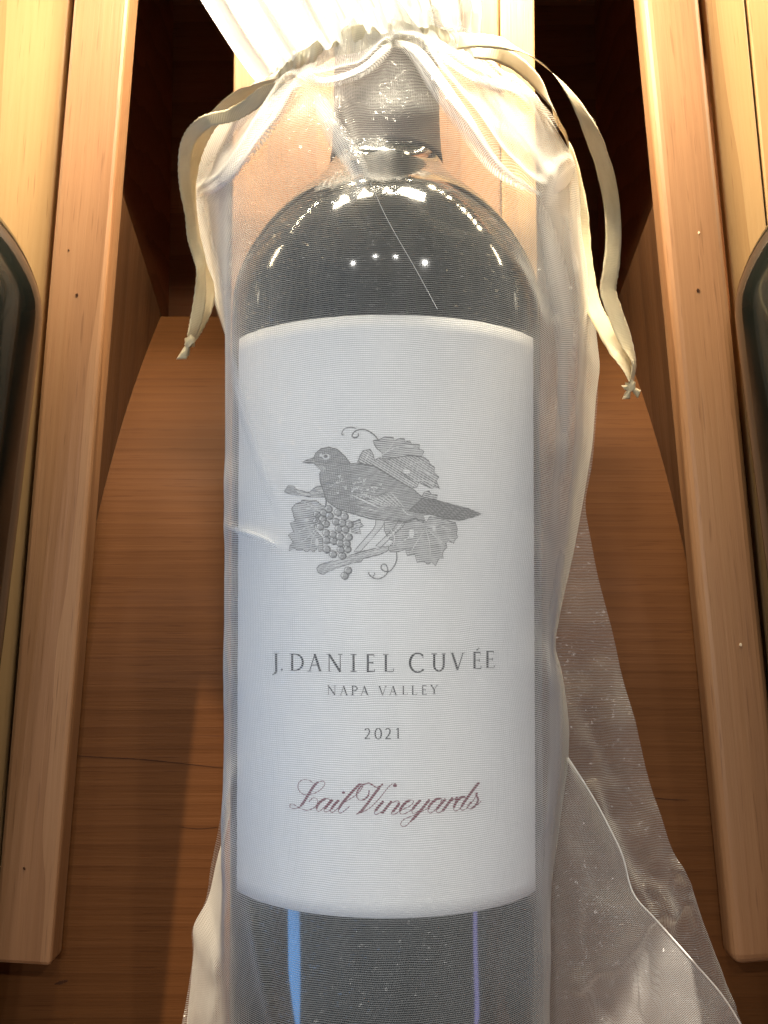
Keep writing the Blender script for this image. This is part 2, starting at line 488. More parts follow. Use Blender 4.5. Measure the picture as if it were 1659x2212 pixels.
# side walls added to keep stray light out, and the dark cavity behind
flat_board('shade_wall', WOODD, -0.145, -0.1215, -0.24, 0.34, ZP + 0.009, 0.64)
flat_board('shade_wall', WOODD, 0.1215, 0.145, -0.24, 0.34, ZP + 0.009, 0.64)
flat_board('cavity_back', WOODD, -0.30, 0.30, -0.24, 0.36, 0.645, 0.66)
# unseen rail, added to block the lamps' light from the cavity
flat_board('shade_rail', WOODD, -0.32, 0.32, 0.212, 0.40, 0.379, 0.398, 0.002)
flat_board('shade_lid', WOODD, -0.32, 0.32, 0.3405, 0.356, 0.40, 0.643, 0.001)  # unseen cover added to shut light out of the cavity
# ledge that the bottles stand on, below the picture
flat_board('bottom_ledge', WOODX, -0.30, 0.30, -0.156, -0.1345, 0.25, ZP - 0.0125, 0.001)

def speck(qx, qy, r, parent, mat, D=ZS - 0.00025):
    c = P(qx, qy, D)
    n = 9
    v = []
    for k in range(n):
        a = 2 * math.pi * k / n; rr = r * random.uniform(0.6, 1.25)
        v.append((c[0] + rr * math.cos(a) * 0.8, c[1] + rr * math.sin(a), c[2]))
    v2 = [(p[0], p[1], p[2] - 0.0006) for p in v]
    link('nail_hole' if mat is HOLE else 'chip', prism(v, v2), mat, parent, smooth=False)
speck(166, 637, 0.0006, slat_l, HOLE); speck(52, 1876, 0.0005, slat_l, HOLE); speck(148, 540, 0.0003, slat_l, HOLE)
speck(1508, 627, 0.0006, slat_r, HOLE); speck(1510, 502, 0.0004, slat_r, CHIP); speck(1600, 1393, 0.0005, slat_r, CHIP)

# hairline cracks and a small knot in the lower panel
panel = next(c for c in rack.children if c.name.startswith('lower_panel'))
def crack(pts, w):
    c = catmull(pts, 8); n = len(c); up = []; dn = []
    for k, (x, y) in enumerate(c):
        hw = w * (0.25 + 0.75 * math.sin(math.pi * min(1, (k + 0.6) / n))) * random.uniform(0.6, 1.2)
        p = P(x, y, ZP - 0.00012)
        up.append(p + np.array([0, hw, 0])); dn.append(p - np.array([0, hw, 0]))
    ring = up + dn[::-1]
    link('crack', prism(ring, [q_ + np.array([0, 0, -0.0004]) for q_ in ring]), HOLE, panel, smooth=False)
crack([(146, 1631), (220, 1636), (300, 1640), (400, 1650), (492, 1660)], 0.00016)
crack([(1400, 1722), (1445, 1727), (1488, 1728)], 0.00014)
crack([(118, 2126), (132, 2122), (146, 2119)], 0.0005)
crack([(385, 1786), (430, 1790), (470, 1787)], 0.00012)

# ================================================================== bottles
def smooth1(a, k=2):
    for _ in range(k):
        b = a.copy(); b[1:-1] = (a[:-2] + 2 * a[1:-1] + a[2:]) / 4; a = b
    return a
def bottle_profile():
    # y up the axis (0 = camera foot), radius: tapering body, round shoulder, neck, finish
    pr = [(-0.1338, 0.0), (-0.1340, 0.020), (-0.1336, 0.030), (-0.1315, 0.0345), (-0.127, 0.0368), (-0.120, RB * 0.968)]
    for y in (-0.10, -0.08, -0.06, -0.03, 0.0, 0.02, 0.035, 0.045):
        pr.append((y, RB * (1 + 0.16 * (y + 0.0))))
    for qy, hw in [(650, 329), (610, 318), (570, 301), (530, 278), (485, 245), (452, 213), (422, 176), (402, 146), (386, 126), (366, 116), (330, 113), (200, 110), (60, 107), (-60, 106)]:
        p = P(834 + hw, qy, DA); pr.append((p[1], p[0] - P(834, qy, DA)[0]))
    pr.append((pr[-1][0] + 0.012, 0.0132))
    top = pr[-1][0]
    pr += [(top + 0.001, 0.0146), (top + 0.003, 0.0148), (top + 0.007, 0.0147), (top + 0.0085, 0.0135), (top + 0.0088, 0.006), (top + 0.0088, 0.0)]
    c = catmull(pr, 5)
    m = (c[:, 0] > 0.02) & (c[:, 0] < top - 0.01)
    i0, i1 = np.where(m)[0][[0, -1]]
    ys = np.linspace(c[i0, 0], c[i1, 0], 110); rs = np.interp(ys, c[i0:i1 + 1, 0], c[i0:i1 + 1, 1])
    rs = smooth1(rs, 14)
    return np.vstack([c[:i0], np.stack([ys, rs], 1), c[i1 + 1:]])
PROF = bottle_profile()
def rad(y):
    ys = PROF[:, 0]; i = np.argsort(ys, kind='stable')
    return np.interp(y, ys[i], PROF[i, 1])

def revolve(prof, n=128, cx=0.0, cd=0.0, a0=0.0, a1=2 * math.pi):
    full = abs(a1 - a0 - 2 * math.pi) < 1e-6
    ang = np.linspace(a0, a1, n, endpoint=not full)
    P3 = np.zeros((len(prof), n, 3))
    P3[:, :, 0] = cx + prof[:, 1:2] * np.sin(ang)[None]
    P3[:, :, 1] = prof[:, 0:1]
    P3[:, :, 2] = -cd + prof[:, 1:2] * np.cos(ang)[None]
    return grid_mesh(P3, None, full)

AX = P(835, 1296, DA)[0]
bot = empty('wine_bottle', (AX, -0.134, DA), 'dark wine bottle with a white bird label inside the sheer organza bag', 'bottle')
body = link('glass_body', revolve(PROF, 160, AX, DA), GLASS, bot)
YTOP = PROF[-1, 0]
cy0 = P(834, 352, DA)[1]
cap_pr = np.array([(cy0, 0.0128), (cy0, rad(cy0) + 0.0004), (cy0 + 0.01, rad(cy0 + 0.01) + 0.0004), (YTOP - 0.012, 0.0138), (YTOP - 0.0082, 0.0152), (YTOP - 0.0055, 0.0154), (YTOP - 0.002, 0.0153), (YTOP + 0.0003, 0.0142), (YTOP + 0.0006, 0.0)])
link('foil_capsule', revolve(catmull(cap_pr, 3), 96, AX, DA), FOIL, bot)

# ---- label: a sheet of paper round the front of the glass
def cyl_hit(qx, qy, extra):
    """photo point -> point on the tapered glass, `extra` metres proud of it"""
    d = RT @ np.array([(qx - CX) / FQ, (CY - qy) / FQ, -1.0])
    d = d / -d[2]
    r = RB
    for _ in range(6):
        a = d[0] ** 2 + 1; b = -2 * (AX * d[0] + DA - D0); c = AX * AX + (DA - D0) ** 2 - r * r
        disc = max(b * b - 4 * a * c, 0.0)
        t = (-b - math.sqrt(disc)) / (2 * a)
        r = float(rad(t * d[1])) + extra
    return d * t + np.array([0, 0, -D0])
ytop = cyl_hit(834, 680, 0.0002)[1]; ybot = cyl_hit(834, 1984, 0.0002)[1]
aL = math.atan2(cyl_hit(514, 1300, 0.0002)[0] - AX, DA + cyl_hit(514, 1300, 0.0002)[2])
aR = math.atan2(cyl_hit(1154, 1300, 0.0002)[0] - AX, DA + cyl_hit(1154, 1300, 0.0002)[2])
yy = np.linspace(ybot, ytop, 40)
lab_pr = np.stack([yy, rad(yy) + 0.0002], 1)
lab_pr = np.vstack([[yy[0], rad(yy[0]) + 0.00002], lab_pr, [yy[-1], rad(yy[-1]) + 0.00002]])
label = link('label', revolve(lab_pr, 120, AX, DA, aL, aR), PAPER, bot)
label['label'] = 'white textured paper label with a grey engraved bird and lettering'

class Print:
    """flat print: collects outlines in photo units and lays them on the label"""
    def __init__(s, name, mat, lift): s.name, s.mat, s.lift, s.v, s.f = name, mat, lift, [], []
    def pt(s, x, y):
        s.v.append(cyl_hit(x, y, 0.0002 + s.lift)); return len(s.v) - 1
    def ribbon(s, pts, widths):
        pts = np.asarray(pts, float); w = np.asarray(widths, float)
        t = np.gradient(pts, axis=0); ln = np.linalg.norm(t, axis=1)[:, None]; ln[ln == 0] = 1
        t = t / ln; nn = np.stack([-t[:, 1], t[:, 0]], 1)
        prev = None
        for p, n_, ww in zip(pts, nn, w):
            a = s.pt(*(p + n_ * ww / 2)); b = s.pt(*(p - n_ * ww / 2))
            if prev: s.f.append((prev[0], prev[1], b, a))
            prev = (a, b)
    def nib(s, pts, thin, thick, smooth=6, power=1.0, slant=0.0):
        """pen stroke whose width follows its direction (thick when it runs down)"""
        c = catmull(pts, smooth) if smooth else np.asarray(pts, float)
        t = np.gradient(c, axis=0); ln = np.linalg.norm(t, axis=1); ln[ln == 0] = 1
        dirv = np.array([-math.sin(slant), math.cos(slant)])
        k = np.abs((t @ dirv) / ln) ** power
        s.ribbon(c, thin + (thick - thin) * k)
    def poly(s, pts):
        pts = [tuple(p) for p in pts]
        from mathutils.geometry import tessellate_polygon
        tris = tessellate_polygon([[Vector((x, y, 0)) for x, y in pts]])
        # cut long triangles so that they follow the curve of the glass
        st = [[np.array(pts[i], float) for i in t] for t in tris]
        while st:
            t = st.pop()
            e = [np.linalg.norm(t[i] - t[(i + 1) % 3]) for i in range(3)]
            k = int(np.argmax(e))
            if e[k] > 14:
                mid = (t[k] + t[(k + 1) % 3]) / 2
                st.append([t[k], mid, t[(k + 2) % 3]]); st.append([mid, t[(k + 1) % 3], t[(k + 2) % 3]])
            else:
                s.f.append(tuple(s.pt(*p) for p in t))
    def disc(s, x, y, rx, ry=None, n=14):
        ry = ry or rx
        s.poly([(x + rx * math.cos(2 * math.pi * k / n), y + ry * math.sin(2 * math.pi * k / n)) for k in range(n)])
    def hatch(s, poly, spacing, ang, w, jit=0.0, gap=0.0):
        pts = np.asarray(poly, float)
        ca, sa = math.cos(ang), math.sin(ang)
        R = np.array([[ca, sa], [-sa, ca]])
        q = pts @ R.T
        y = q[:, 1].min() + spacing * 0.5
        while y < q[:, 1].max():
            xs = []
            for i in range(len(q)):
                a, b = q[i], q[(i + 1) % len(q)]
                if (a[1] > y) != (b[1] > y):
                    xs.append(a[0] + (y - a[1]) * (b[0] - a[0]) / (b[1] - a[1]))
            xs.sort()
            for i in range(0, len(xs) - 1, 2):
                x0, x1 = xs[i], xs[i + 1]
                if x1 - x0 < 2: continue
                x = x0
                while x < x1:
                    e = min(x1, x + random.uniform(10, 40)) if gap else x1
                    m = max(2, int((e - x) / 9) + 1)
                    xx = np.linspace(x, e, m)
                    yv = y + jit * np.sin(xx * 0.13 + y)
                    c = np.stack([xx, yv], 1) @ R
                    s.ribbon(c, np.full(m, w * random.uniform(0.7, 1.2)))
                    x = e + gap
            y += spacing
    def build(s, parent):
        me = mesh(s.v, s.f)
        bm = bmesh.new(); bm.from_mesh(me)
        # face outward
        for f in bm.faces:
            c = f.calc_center_median()
            if f.normal.dot(Vector((c.x - AX, 0, c.z + DA))) < 0: f.normal_flip()
        bm.to_mesh(me); bm.free()
        return link(s.name, me, s.mat, parent)

# ---- roman capitals. glyph strokes in a unit box (x right, y up, cap height 1)
TH, TN = 0.125, 0.055
def arc(cx, cy, rx, ry, a0, a1, n=14):
    a = np.radians(np.linspace(a0, a1, n)); return np.stack([cx + rx * np.cos(a), cy + ry * np.sin(a)], 1)
def serif(x, y, w=0.17): return ('l', [(x - w, y), (x + w, y)], 0.035)
def glyph(ch):
    L = lambda a, b, w: ('l', [a, b], w)
    C = lambda pts, lo=TN, hi=TH: ('n', pts, lo, hi)
    if ch == 'J': return 0.30, [L((.2, 1), (.2, .05), TH), C([(.2, .1), (.19, -.06), (.12, -.16), (.0, -.22)]), serif(.2, .985)]
    if ch == '.': return 0.1, [('d', (0.05, .045), .06)]
    if ch == 'D': return 0.76, [L((.13, 0), (.13, 1), TH), C(np.vstack([[(.1, .985)], arc(.30, .5, .46, .475, 88, -88), [(.1, .015)]])), serif(.1, .985, .13), serif(.1, .015, .13)]
    if ch == 'A': return 0.84, [L((.12, 0), (.43, 1), TN), L((.41, 1), (.74, 0), TH), L((.23, .36), (.62, .36), TN), serif(.12, .015, .13), serif(.74, .015, .15)]
    if ch == 'N': return 0.88, [L((.13, 0), (.13, 1), TN), L((.12, 1), (.76, 0), TH), L((.76, 0), (.76, 1), TN), serif(.13, .015, .13), serif(.08, .985, .10), serif(.76, .985, .13)]
    if ch == 'I': return 0.30, [L((.15, 0), (.15, 1), TH), serif(.15, .985), serif(.15, .015)]
    if ch in 'EÉ':
        g = [L((.13, 0), (.13, 1), TH), L((.08, .975), (.52, .975), TN), L((.13, .52), (.46, .52), TN), L((.08, .025), (.56, .025), TN), L((.52, .985), (.52, .85), .04), L((.56, .015), (.57, .17), .04), L((.46, .44), (.46, .60), .035)]
        if ch == 'É': g.append(L((.27, 1.10), (.45, 1.25), .07))
        return 0.6, g
    if ch == 'L': return 0.6, [L((.13, 0), (.13, 1), TH), L((.08, .025), (.56, .025), TN), L((.56, .015), (.58, .20), .04), serif(.13, .985)]
    if ch == 'C': return 0.86, [C(arc(.48, .5, .42, .505, 48, 318, 24)), L((.755, .92), (.765, .74), .04)]
    if ch == 'U': return 0.84, [C([(.15, 1), (.15, .4), (.19, .15), (.42, .0), (.64, .15), (.69, .4), (.69, 1)]), L((.15, 1), (.15, .35), TH), serif(.15, .985), serif(.69, .985, .12)]
    if ch == 'V': return 0.8, [L((.09, 1), (.42, 0), TH), L((.41, 0), (.72, 1), TN), serif(.1, .985, .15), serif(.72, .985, .12)]
    if ch == 'P': return 0.62, [L((.13, 0), (.13, 1), TH), C(np.vstack([[(.1, .985)], arc(.26, .73, .29, .25, 88, -88), [(.15, .47)]])), serif(.13, .985, .13), serif(.13, .015)]
    if ch == 'Y': return 0.76, [L((.08, 1), (.38, .48), TH), L((.38, .48), (.68, 1), TN), L((.38, .5), (.38, 0), TH), serif(.09, .985, .13), serif(.68, .985, .12), serif(.38, .015)]
    if ch == '2': return 0.6, [C(np.vstack([arc(.27, .73, .21, .25, 160, -20), [(.42, .5), (.25, .25), (.08, .06)]])), L((.05, .045), (.54, .045), .085)]
    if ch == '0': return 0.66, [C(arc(.32, .5, .25, .49, 90, 450, 28))]
    if ch == '1': return 0.4, [L((.2, 0), (.2, 1), TH), L((.06, .86), (.21, .985), TN), serif(.2, .015, .13)]
    return 0.4, []

def set_text(name, items, mat, lift):
    """items: (char, left x, right x, top y, bottom y) in photo units, each letter on its own spot"""
    pr = Print(name, mat, lift)
    for ch, x0, x1, yt, yb in items:
        w, st = glyph(ch); sx = (x1 - x0) / w; sy = (yb - yt); k = sy
        f = lambda p: (x0 + p[0] * sx, yb - p[1] * sy)
        for s_ in st:
            if s_[0] == 'l': 
                a, b = map(np.array, map(f, s_[1])); n = max(2, int(np.linalg.norm(b - a) / 8) + 1)
                pr.ribbon(np.linspace(a, b, n), np.full(n, s_[2] * k))
            elif s_[0] == 'n': pr.nib([f(p) for p in s_[1]], s_[2] * k, s_[3] * k, 3)
            else: pr.disc(*f(s_[1]), s_[2] * k)
    return pr.build(label)
def c4(x, y): return ((750 + x / 1.659) / 1.4756, (2000 + y / 1.659) / 1.4756)
def row(chars):
    out = []
    for ch, x0, x1, yt, yb in chars:
        a = c4(x0, yt); b = c4(x1, yb); out.append((ch, a[0], b[0], a[1], b[1]))
    return out
T1 = [('J', 196, 226, 136, 229), ('.', 240, 252, 130, 228), ('D', 289, 357, 139, 229), ('A', 382, 458, 139, 232), ('N', 484, 566, 141, 234), ('I', 611, 640, 142, 234),
      ('E', 690, 740, 142, 235), ('L', 784, 840, 142, 235), ('C', 918, 1002, 137, 236), ('U', 1038, 1116, 138, 231), ('V', 1138, 1212, 133, 224), ('É', 1255, 1302, 130, 219), ('E', 1323, 1372, 124, 215)]
set_text('title_lettering', row(T1), INK, 0.00004)
T2 = [('N', 485, 533, 307, 357), ('A', 551, 595, 309, 358), ('P', 613, 648, 309, 358), ('A', 660, 705, 309, 359), ('V', 757, 800, 310, 359), ('A', 812, 856, 309, 358), ('L', 882, 912, 308, 357), ('L', 932, 962, 307, 356), ('E', 985, 1013, 306, 355), ('Y', 1030, 1074, 303, 353)]
set_text('region_lettering', row(T2), INK, 0.00004)
T3 = [('2', 681, 717, 534, 591), ('0', 735, 778, 533, 591), ('2', 790, 826, 533, 591), ('1', 846, 876, 532, 589)]
set_text('year_lettering', row(T3), INK, 0.00004)

# ---- script line, traced pen strokes (two enlargements joined: B lies 1561 to the right of A)
def sA(p): return ((900 + p[0] / 4.879) / 1.4756, (2460 + p[1] / 4.879) / 1.4756)
def sB(p): return sA((p[0] + 1561.3, p[1]))
scr = Print('script_lettering', INKR, 0.00004)
u_ = 1 / 4.879 / 1.4756
thin, thick = 10 * u_, 40 * u_
def pen(pts, f=sA, lo=thin, hi=thick, pw=1.6): scr.nib([f(p) for p in pts], lo, hi, 6, pw, math.radians(36))
hair = lambda pts, f=sA: pen(pts, f, thin, thin * 1.25)
def taper(pts, f=sA, w=thick, ends=(0.5, 0.45)):
    c = catmull([f(p) for p in pts], 6); n = len(c); t = np.linspace(0, 1, n)
    k = np.minimum(1, np.minimum(ends[0] + t * 5, ends[1] + (1 - t) * 5)); scr.ribbon(c, w * k)
hair([(480, 180), (430, 140), (350, 122), (280, 145), (245, 200), (250, 270), (300, 335), (370, 358), (440, 350), (520, 325), (600, 275), (650, 215), (660, 170), (635, 145), (590, 150), (540, 175)])
taper([(570, 158), (520, 190), (470, 250), (420, 330), (370, 410), (320, 490), (262, 552)], ends=(.3, .3))
hair([(262, 552), (220, 570), (165, 572), (125, 555), (115, 525), (130, 503), (170, 505), (220, 535), (290, 575), (360, 598), (430, 590), (490, 560), (530, 520), (550, 470), (540, 430), (510, 408), (470, 410), (410, 470)])
taper([(690, 420), (640, 432), (580, 478), (542, 530), (530, 585)], ends=(.3, .4))
hair([(530, 575), (550, 615), (590, 607), (640, 562), (700, 500), (740, 440), (710, 420), (660, 425)])
taper([(780, 432), (740, 480), (695, 530), (655, 585)], ends=(.9, .5)); hair([(655, 580), (650, 615), (690, 625), (750, 590), (800, 540)])
taper([(880, 440), (840, 480), (795, 530), (757, 585)], ends=(.9, .5)); hair([(757, 580), (750, 620), (780, 632), (830, 595), (870, 560)])
scr.disc(*sA((950, 322)), 24 * u_)
hair([(870, 560), (960, 480), (1040, 430), (1120, 380), (1190, 320), (1245, 240), (1250, 200), (1220, 190), (1160, 232)])
taper([(1235, 190), (1190, 205), (1130, 265), (1060, 340), (980, 430), (910, 520), (875, 590)], ends=(.2, .5)); hair([(875, 585), (872, 620), (895, 642), (935, 628), (985, 590), (1050, 535)])
pen([(1350, 290), (1335, 370), (1280, 425), (1220, 445), (1175, 420), (1155, 370), (1165, 310), (1210, 240), (1270, 195), (1350, 178), (1400, 205), (1450, 240), (1510, 232), (1565, 190)], sA, thin, 26 * u_, 2.0)
taper([(1300, 186), (1350, 178), (1400, 206), (1450, 238)], w=22 * u_, ends=(.5, .5))
taper([(1520, 235), (1440, 335), (1360, 445), (1280, 550), (1225, 615), (1150, 660)], ends=(.7, .2))
hair([(1150, 660), (1250, 625), (1350, 570), (1440, 490), (1530, 390), (1600, 300), (1660, 228), (1712, 185)])
scr.disc(*sB((190, 212)), 32 * u_)
taper([(1575, 458), (1530, 505), (1485, 555), (1440, 615)], ends=(.9, .5)); hair([(1440, 610), (1432, 645), (1455, 664), (1500, 650), (1545, 622)])
taper([(140, 458), (95, 510), (45, 575), (-15, 650)], sB, ends=(.8, .9))
hair([(30, 590), (100, 515), (170, 470), (230, 453), (258, 478), (235, 530)], sB)
taper([(255, 475), (240, 520), (190, 580), (148, 628)], sB, ends=(.4, .5)); hair([(148, 622), (135, 645), (160, 663), (205, 650), (262, 612)], sB)
hair([(262, 612), (330, 578), (400, 545), (460, 500), (478, 462), (445, 440), (385, 458)], sB)
taper([(440, 440), (385, 460), (325, 512), (282, 570), (268, 615)], sB, ends=(.3, .5)); hair([(268, 605), (268, 640), (295, 658), (345, 650), (400, 622), (452, 588)], sB)
taper([(590, 440), (545, 485), (495, 540), (458, 595)], sB, ends=(.9, .5)); hair([(458, 588), (452, 625), (480, 645), (525, 632), (580, 590), (640, 540)], sB)
taper([(730, 432), (680, 490), (625, 560), (560, 640), (490, 715), (410, 795)], sB, ends=(.9, .2))
hair([(410, 795), (370, 835), (320, 852), (280, 830), (288, 785), (345, 732), (450, 690), (560, 640), (620, 610), (690, 575)], sB)
taper([(905, 415), (845, 425), (775, 475), (725, 535), (706, 590)], sB, ends=(.3, .4)); hair([(706, 580), (705, 615), (735, 642), (785, 620), (845, 565)], sB)
hair([(880, 410), (920, 425), (900, 470)], sB)
taper([(980, 420), (930, 475), (875, 535), (838, 590)], sB, ends=(.9, .5)); hair([(838, 585), (832, 620), (865, 637), (905, 625), (945, 595)], sB)
taper([(1090, 402), (1040, 462), (985, 540), (925, 615)], sB, ends=(.9, .9)); hair([(985, 540), (1050, 475), (1110, 425), (1150, 405)], sB)
taper([(1125, 440), (1150, 412), (1168, 400)], sB, ends=(.6, .7)); hair([(1168, 405), (1120, 500), (1108, 540)], sB)
taper([(1285, 388), (1225, 398), (1160, 450), (1118, 520), (1105, 570)], sB, ends=(.3, .4)); hair([(1105, 565), (1108, 598), (1140, 610), (1190, 580), (1245, 522), (1300, 440), (1285, 390), (1240, 388)], sB)
taper([(1500, 165), (1450, 225), (1385, 310), (1320, 400), (1255, 490), (1218, 555)], sB, ends=(.9, .5)); hair([(1218, 550), (1215, 590), (1250, 598), (1300, 570), (1350, 515), (1420, 430), (1470, 330)], sB)
taper([(1472, 318), (1455, 365), (1485, 425), (1462, 495), (1405, 558), (1350, 580)], sB, w=30 * u_, ends=(.6, .4)); hair([(1350, 580), (1325, 560), (1330, 510), (1375, 480)], sB)
scr.disc(*sB((1368, 482)), 18 * u_); hair([(1440, 535), (1490, 500), (1530, 455)], sB)
scr.build(label)

# ---- the engraved bird on its branch, with grapes and leaves (outlines in one enlargement)
def bq(p): return ((850 + p[0] / 2.212) / 1.4756, (1320 + p[1] / 2.212) / 1.4756)
bu = 1 / 2.212 / 1.4756
B = lambda pts: [bq(p) for p in pts]
def crisp(pts): return B(pts)
bird = [(252, 338), (300, 318), (332, 308), (345, 275), (385, 242), (440, 232), (500, 250), (550, 295), (592, 350), (660, 350), (760, 370), (860, 430), (960, 490), (1040, 535), (1092, 580), (1180, 602), (1300, 635), (1420, 665), (1515, 705), (1450, 727), (1360, 750), (1250, 735), (1150, 705), (1100, 712), (1125, 760), (1050, 735), (985, 755), (900, 755), (800, 745), (740, 740), (650, 715), (560, 690), (490, 660), (440, 625), (415, 600), (400, 540), (378, 480), (373, 420), (385, 400), (350, 362), (333, 345), (300, 346)]
tail = [(1092, 598), (1180, 602), (1300, 635), (1420, 665), (1515, 705), (1450, 727), (1360, 750), (1250, 735), (1150, 705), (1040, 690), (1000, 680)]
leafA = [(750, 188), (800, 178), (830, 160), (895, 165), (900, 188), (940, 170), (970, 170), (975, 197), (1010, 185), (1020, 212), (1080, 215), (1072, 242), (1110, 262), (1090, 300), (1000, 290), (860, 320), (820, 310), (812, 270), (775, 240), (760, 215)]
leafB = [(640, 340), (660, 290), (680, 257), (730, 248), (752, 285), (760, 325), (790, 308), (830, 316), (1000, 293), (1060, 295), (1110, 305), (1145, 330), (1148, 352), (1185, 375), (1178, 410), (1215, 445), (1195, 470), (1220, 527), (1180, 510), (1168, 525), (1110, 500), (1075, 480), (1060, 515), (1020, 520), (960, 485), (860, 425), (760, 365)]
leafC = [(1095, 582), (1110, 550), (1145, 540), (1160, 565), (1205, 570), (1200, 603)]
leafD = [(175, 665), (205, 632), (240, 622), (250, 605), (300, 612), (350, 610), (385, 640), (412, 650), (380, 690), (345, 720), (360, 760), (335, 790), (352, 830), (392, 870), (400, 960), (370, 970), (362, 940), (330, 975), (310, 955), (280, 972), (255, 955), (215, 962), (200, 945), (155, 965), (165, 922), (187, 905), (150, 850), (192, 830), (165, 770), (202, 752), (190, 720), (187, 695)]
leafE = [(600, 762), (660, 740), (665, 770), (685, 785), (655, 802), (665, 845), (600, 835)]
leafF = [(830, 765), (985, 760), (1050, 742), (1122, 768), (1150, 722), (1250, 742), (1330, 765), (1345, 810), (1338, 850), (1350, 865), (1325, 888), (1320, 912), (1280, 890), (1265, 912), (1272, 940), (1248, 960), (1240, 985), (1245, 1015), (1215, 1018), (1190, 1070), (1165, 1042), (1135, 1060), (1110, 1038), (1060, 1045), (1045, 988), (990, 1000), (980, 950), (930, 970), (870, 970), (855, 945), (895, 900), (850, 865), (830, 820)]
branch = [(352, 1088), (372, 1062), (430, 1045), (640, 978), (700, 960), (860, 928), (862, 960), (800, 990), (680, 1020), (665, 1042), (600, 1050), (430, 1110), (400, 1132), (365, 1120)]
stub = [(125, 548), (150, 505), (190, 508), (212, 532), (300, 552), (345, 515), (372, 505), (395, 515), (408, 585), (310, 585), (160, 562)]
legs = [[(770, 742), (832, 748), (818, 792), (662, 968), (615, 970), (640, 938), (752, 812), (768, 780)], [(928, 752), (988, 755), (962, 790), (806, 938), (768, 930), (900, 800)]]
grapes = [(500, 692), (355, 705), (350, 755), (435, 668), (400, 697), (442, 716), (393, 740), (415, 772), (375, 792), (488, 758), (548, 720), (532, 765), (583, 776), (506, 806), (552, 812), (417, 837), (466, 848), (514, 862), (577, 866), (420, 888), (470, 892), (516, 908), (562, 912), (421, 952), (520, 955), (568, 950), (466, 986), (532, 998), (572, 1100), (548, 1138)]
pale = Print('engraved_leaves', INKL, 0.00003)
for L_ in (leafA, leafB, leafC, leafD, leafE, leafF): pale.poly(B(L_))
pale.poly(B(branch)); pale.poly(B(stub))
for l_ in legs: pale.poly(B(l_))
pale.build(label)
body_p = Print('engraved_bird', INKG, 0.00006)
body_p.poly(B(bird))
for g_ in grapes: body_p.disc(*bq(g_), 26 * bu)
body_p.build(label)
ln = Print('engraving_lines', INKD, 0.00010)
def outline(pts, w=4.5, closed=True):
    q = B(list(pts) + ([pts[0]] if closed else [])); q = np.array(q); ln.ribbon(q, np.full(len(q), w * bu))
for L_, a_ in ((leafA, 0.1), (leafB, 0.55), (leafC, 0.2), (leafD, -0.15), (leafE, -0.3), (leafF, -0.12)):
    outline(L_, 5.0); ln.hatch(B(L_), 15 * bu, a_, 5.0 * bu, 0.6 * bu)
outline(bird, 6); ln.hatch(B(bird), 12 * bu, -0.12, 5.2 * bu, 0.8 * bu, 0.6)
ln.hatch(B(bird[30:] + bird[:9]), 15 * bu, 1.45, 3.0 * bu, 0.8 * bu, 0.8)
ln.hatch(B(tail), 8.5 * bu, 0.22, 5.5 * bu); outline(tail, 4)
outline(branch, 4.5); ln.hatch(B(branch), 11 * bu, -0.27, 3.5 * bu); outline(stub, 4.5); ln.hatch(B(stub), 11 * bu, 0.12, 4.2 * bu, 1 * bu, 1)
for l_ in legs: outline(l_, 5)
for g_ in grapes:
    c = [(g_[0] + 26 * math.cos(t), g_[1] + 25 * math.sin(t)) for t in np.linspace(0, 2 * math.pi, 15)]
    outline(c, 3.2, False)
    cr = [(g_[0] + 3 + 24 * math.cos(t), g_[1] + 3 + 23 * math.sin(t)) for t in np.linspace(-1.1, 1.9, 9)]
    ln.ribbon(np.array(B(cr)), np.full(9, 11 * bu)); ln.hatch(B(c[:-1]), 9 * bu, 0.1, 2.8 * bu)
def curl(pts, w): c = catmull(B(pts), 5); ln.ribbon(c, np.full(len(c), w * bu))
curl([(790, 188), (762, 150), (720, 120), (680, 108), (635, 115), (610, 135), (603, 155), (622, 167), (645, 155), (645, 135)], 9)
curl([(630, 100), (595, 92), (555, 100), (535, 120), (530, 142), (547, 148)], 6)
curl([(915, 970), (918, 1020), (900, 1070), (870, 1105), (835, 1108), (808, 1090), (812, 1063), (838, 1060), (852, 1085), (850, 1120), (820, 1150), (780, 1162), (745, 1150), (722, 1130), (720, 1112)], 8)
curl([(748, 1142), (762, 1132), (758, 1118)], 6)
curl([(418, 585), (420, 620), (413, 662)], 10)
curl([(800, 305), (860, 350), (960, 420), (1040, 480)], 4); curl([(640, 580), (700, 600), (800, 570), (850, 545)], 5)
ln.build(label)
wh = Print('engraving_highlights', INKW, 0.00014)
wh.disc(*bq((988, 405)), 26 * bu, 18 * bu); wh.disc(*bq((1022, 840)), 19 * bu, 33 * bu); wh.disc(*bq((1180, 805)), 11 * bu, 22 * bu)
wh.disc(*bq((280, 747)), 17 * bu, 12 * bu); wh.disc(*bq((355, 905)), 12 * bu, 28 * bu)
wh.disc(*bq((418, 300)), 26 * bu, 22 * bu); wh.disc(*bq((384, 290)), 10 * bu, 12 * bu)
def wcurl(pts, w): c = catmull(B(pts), 4); t = np.linspace(0, 1, len(c)); wh.ribbon(c, w * bu * np.minimum(1, 4 * np.minimum(t, 1 - t) + 0.15))
for k in range(7):
    wcurl([(700 + 28 * k, 600 - 9 * k), (760 + 26 * k, 622 - 4 * k), (840 + 22 * k, 655 + 1 * k)], 7)
for k in range(9): wcurl([(570 + 16 * k, 560 + 8 * k), (650 + 18 * k, 590 + 9 * k), (760 + 15 * k, 640 + 8 * k)], 2.6)
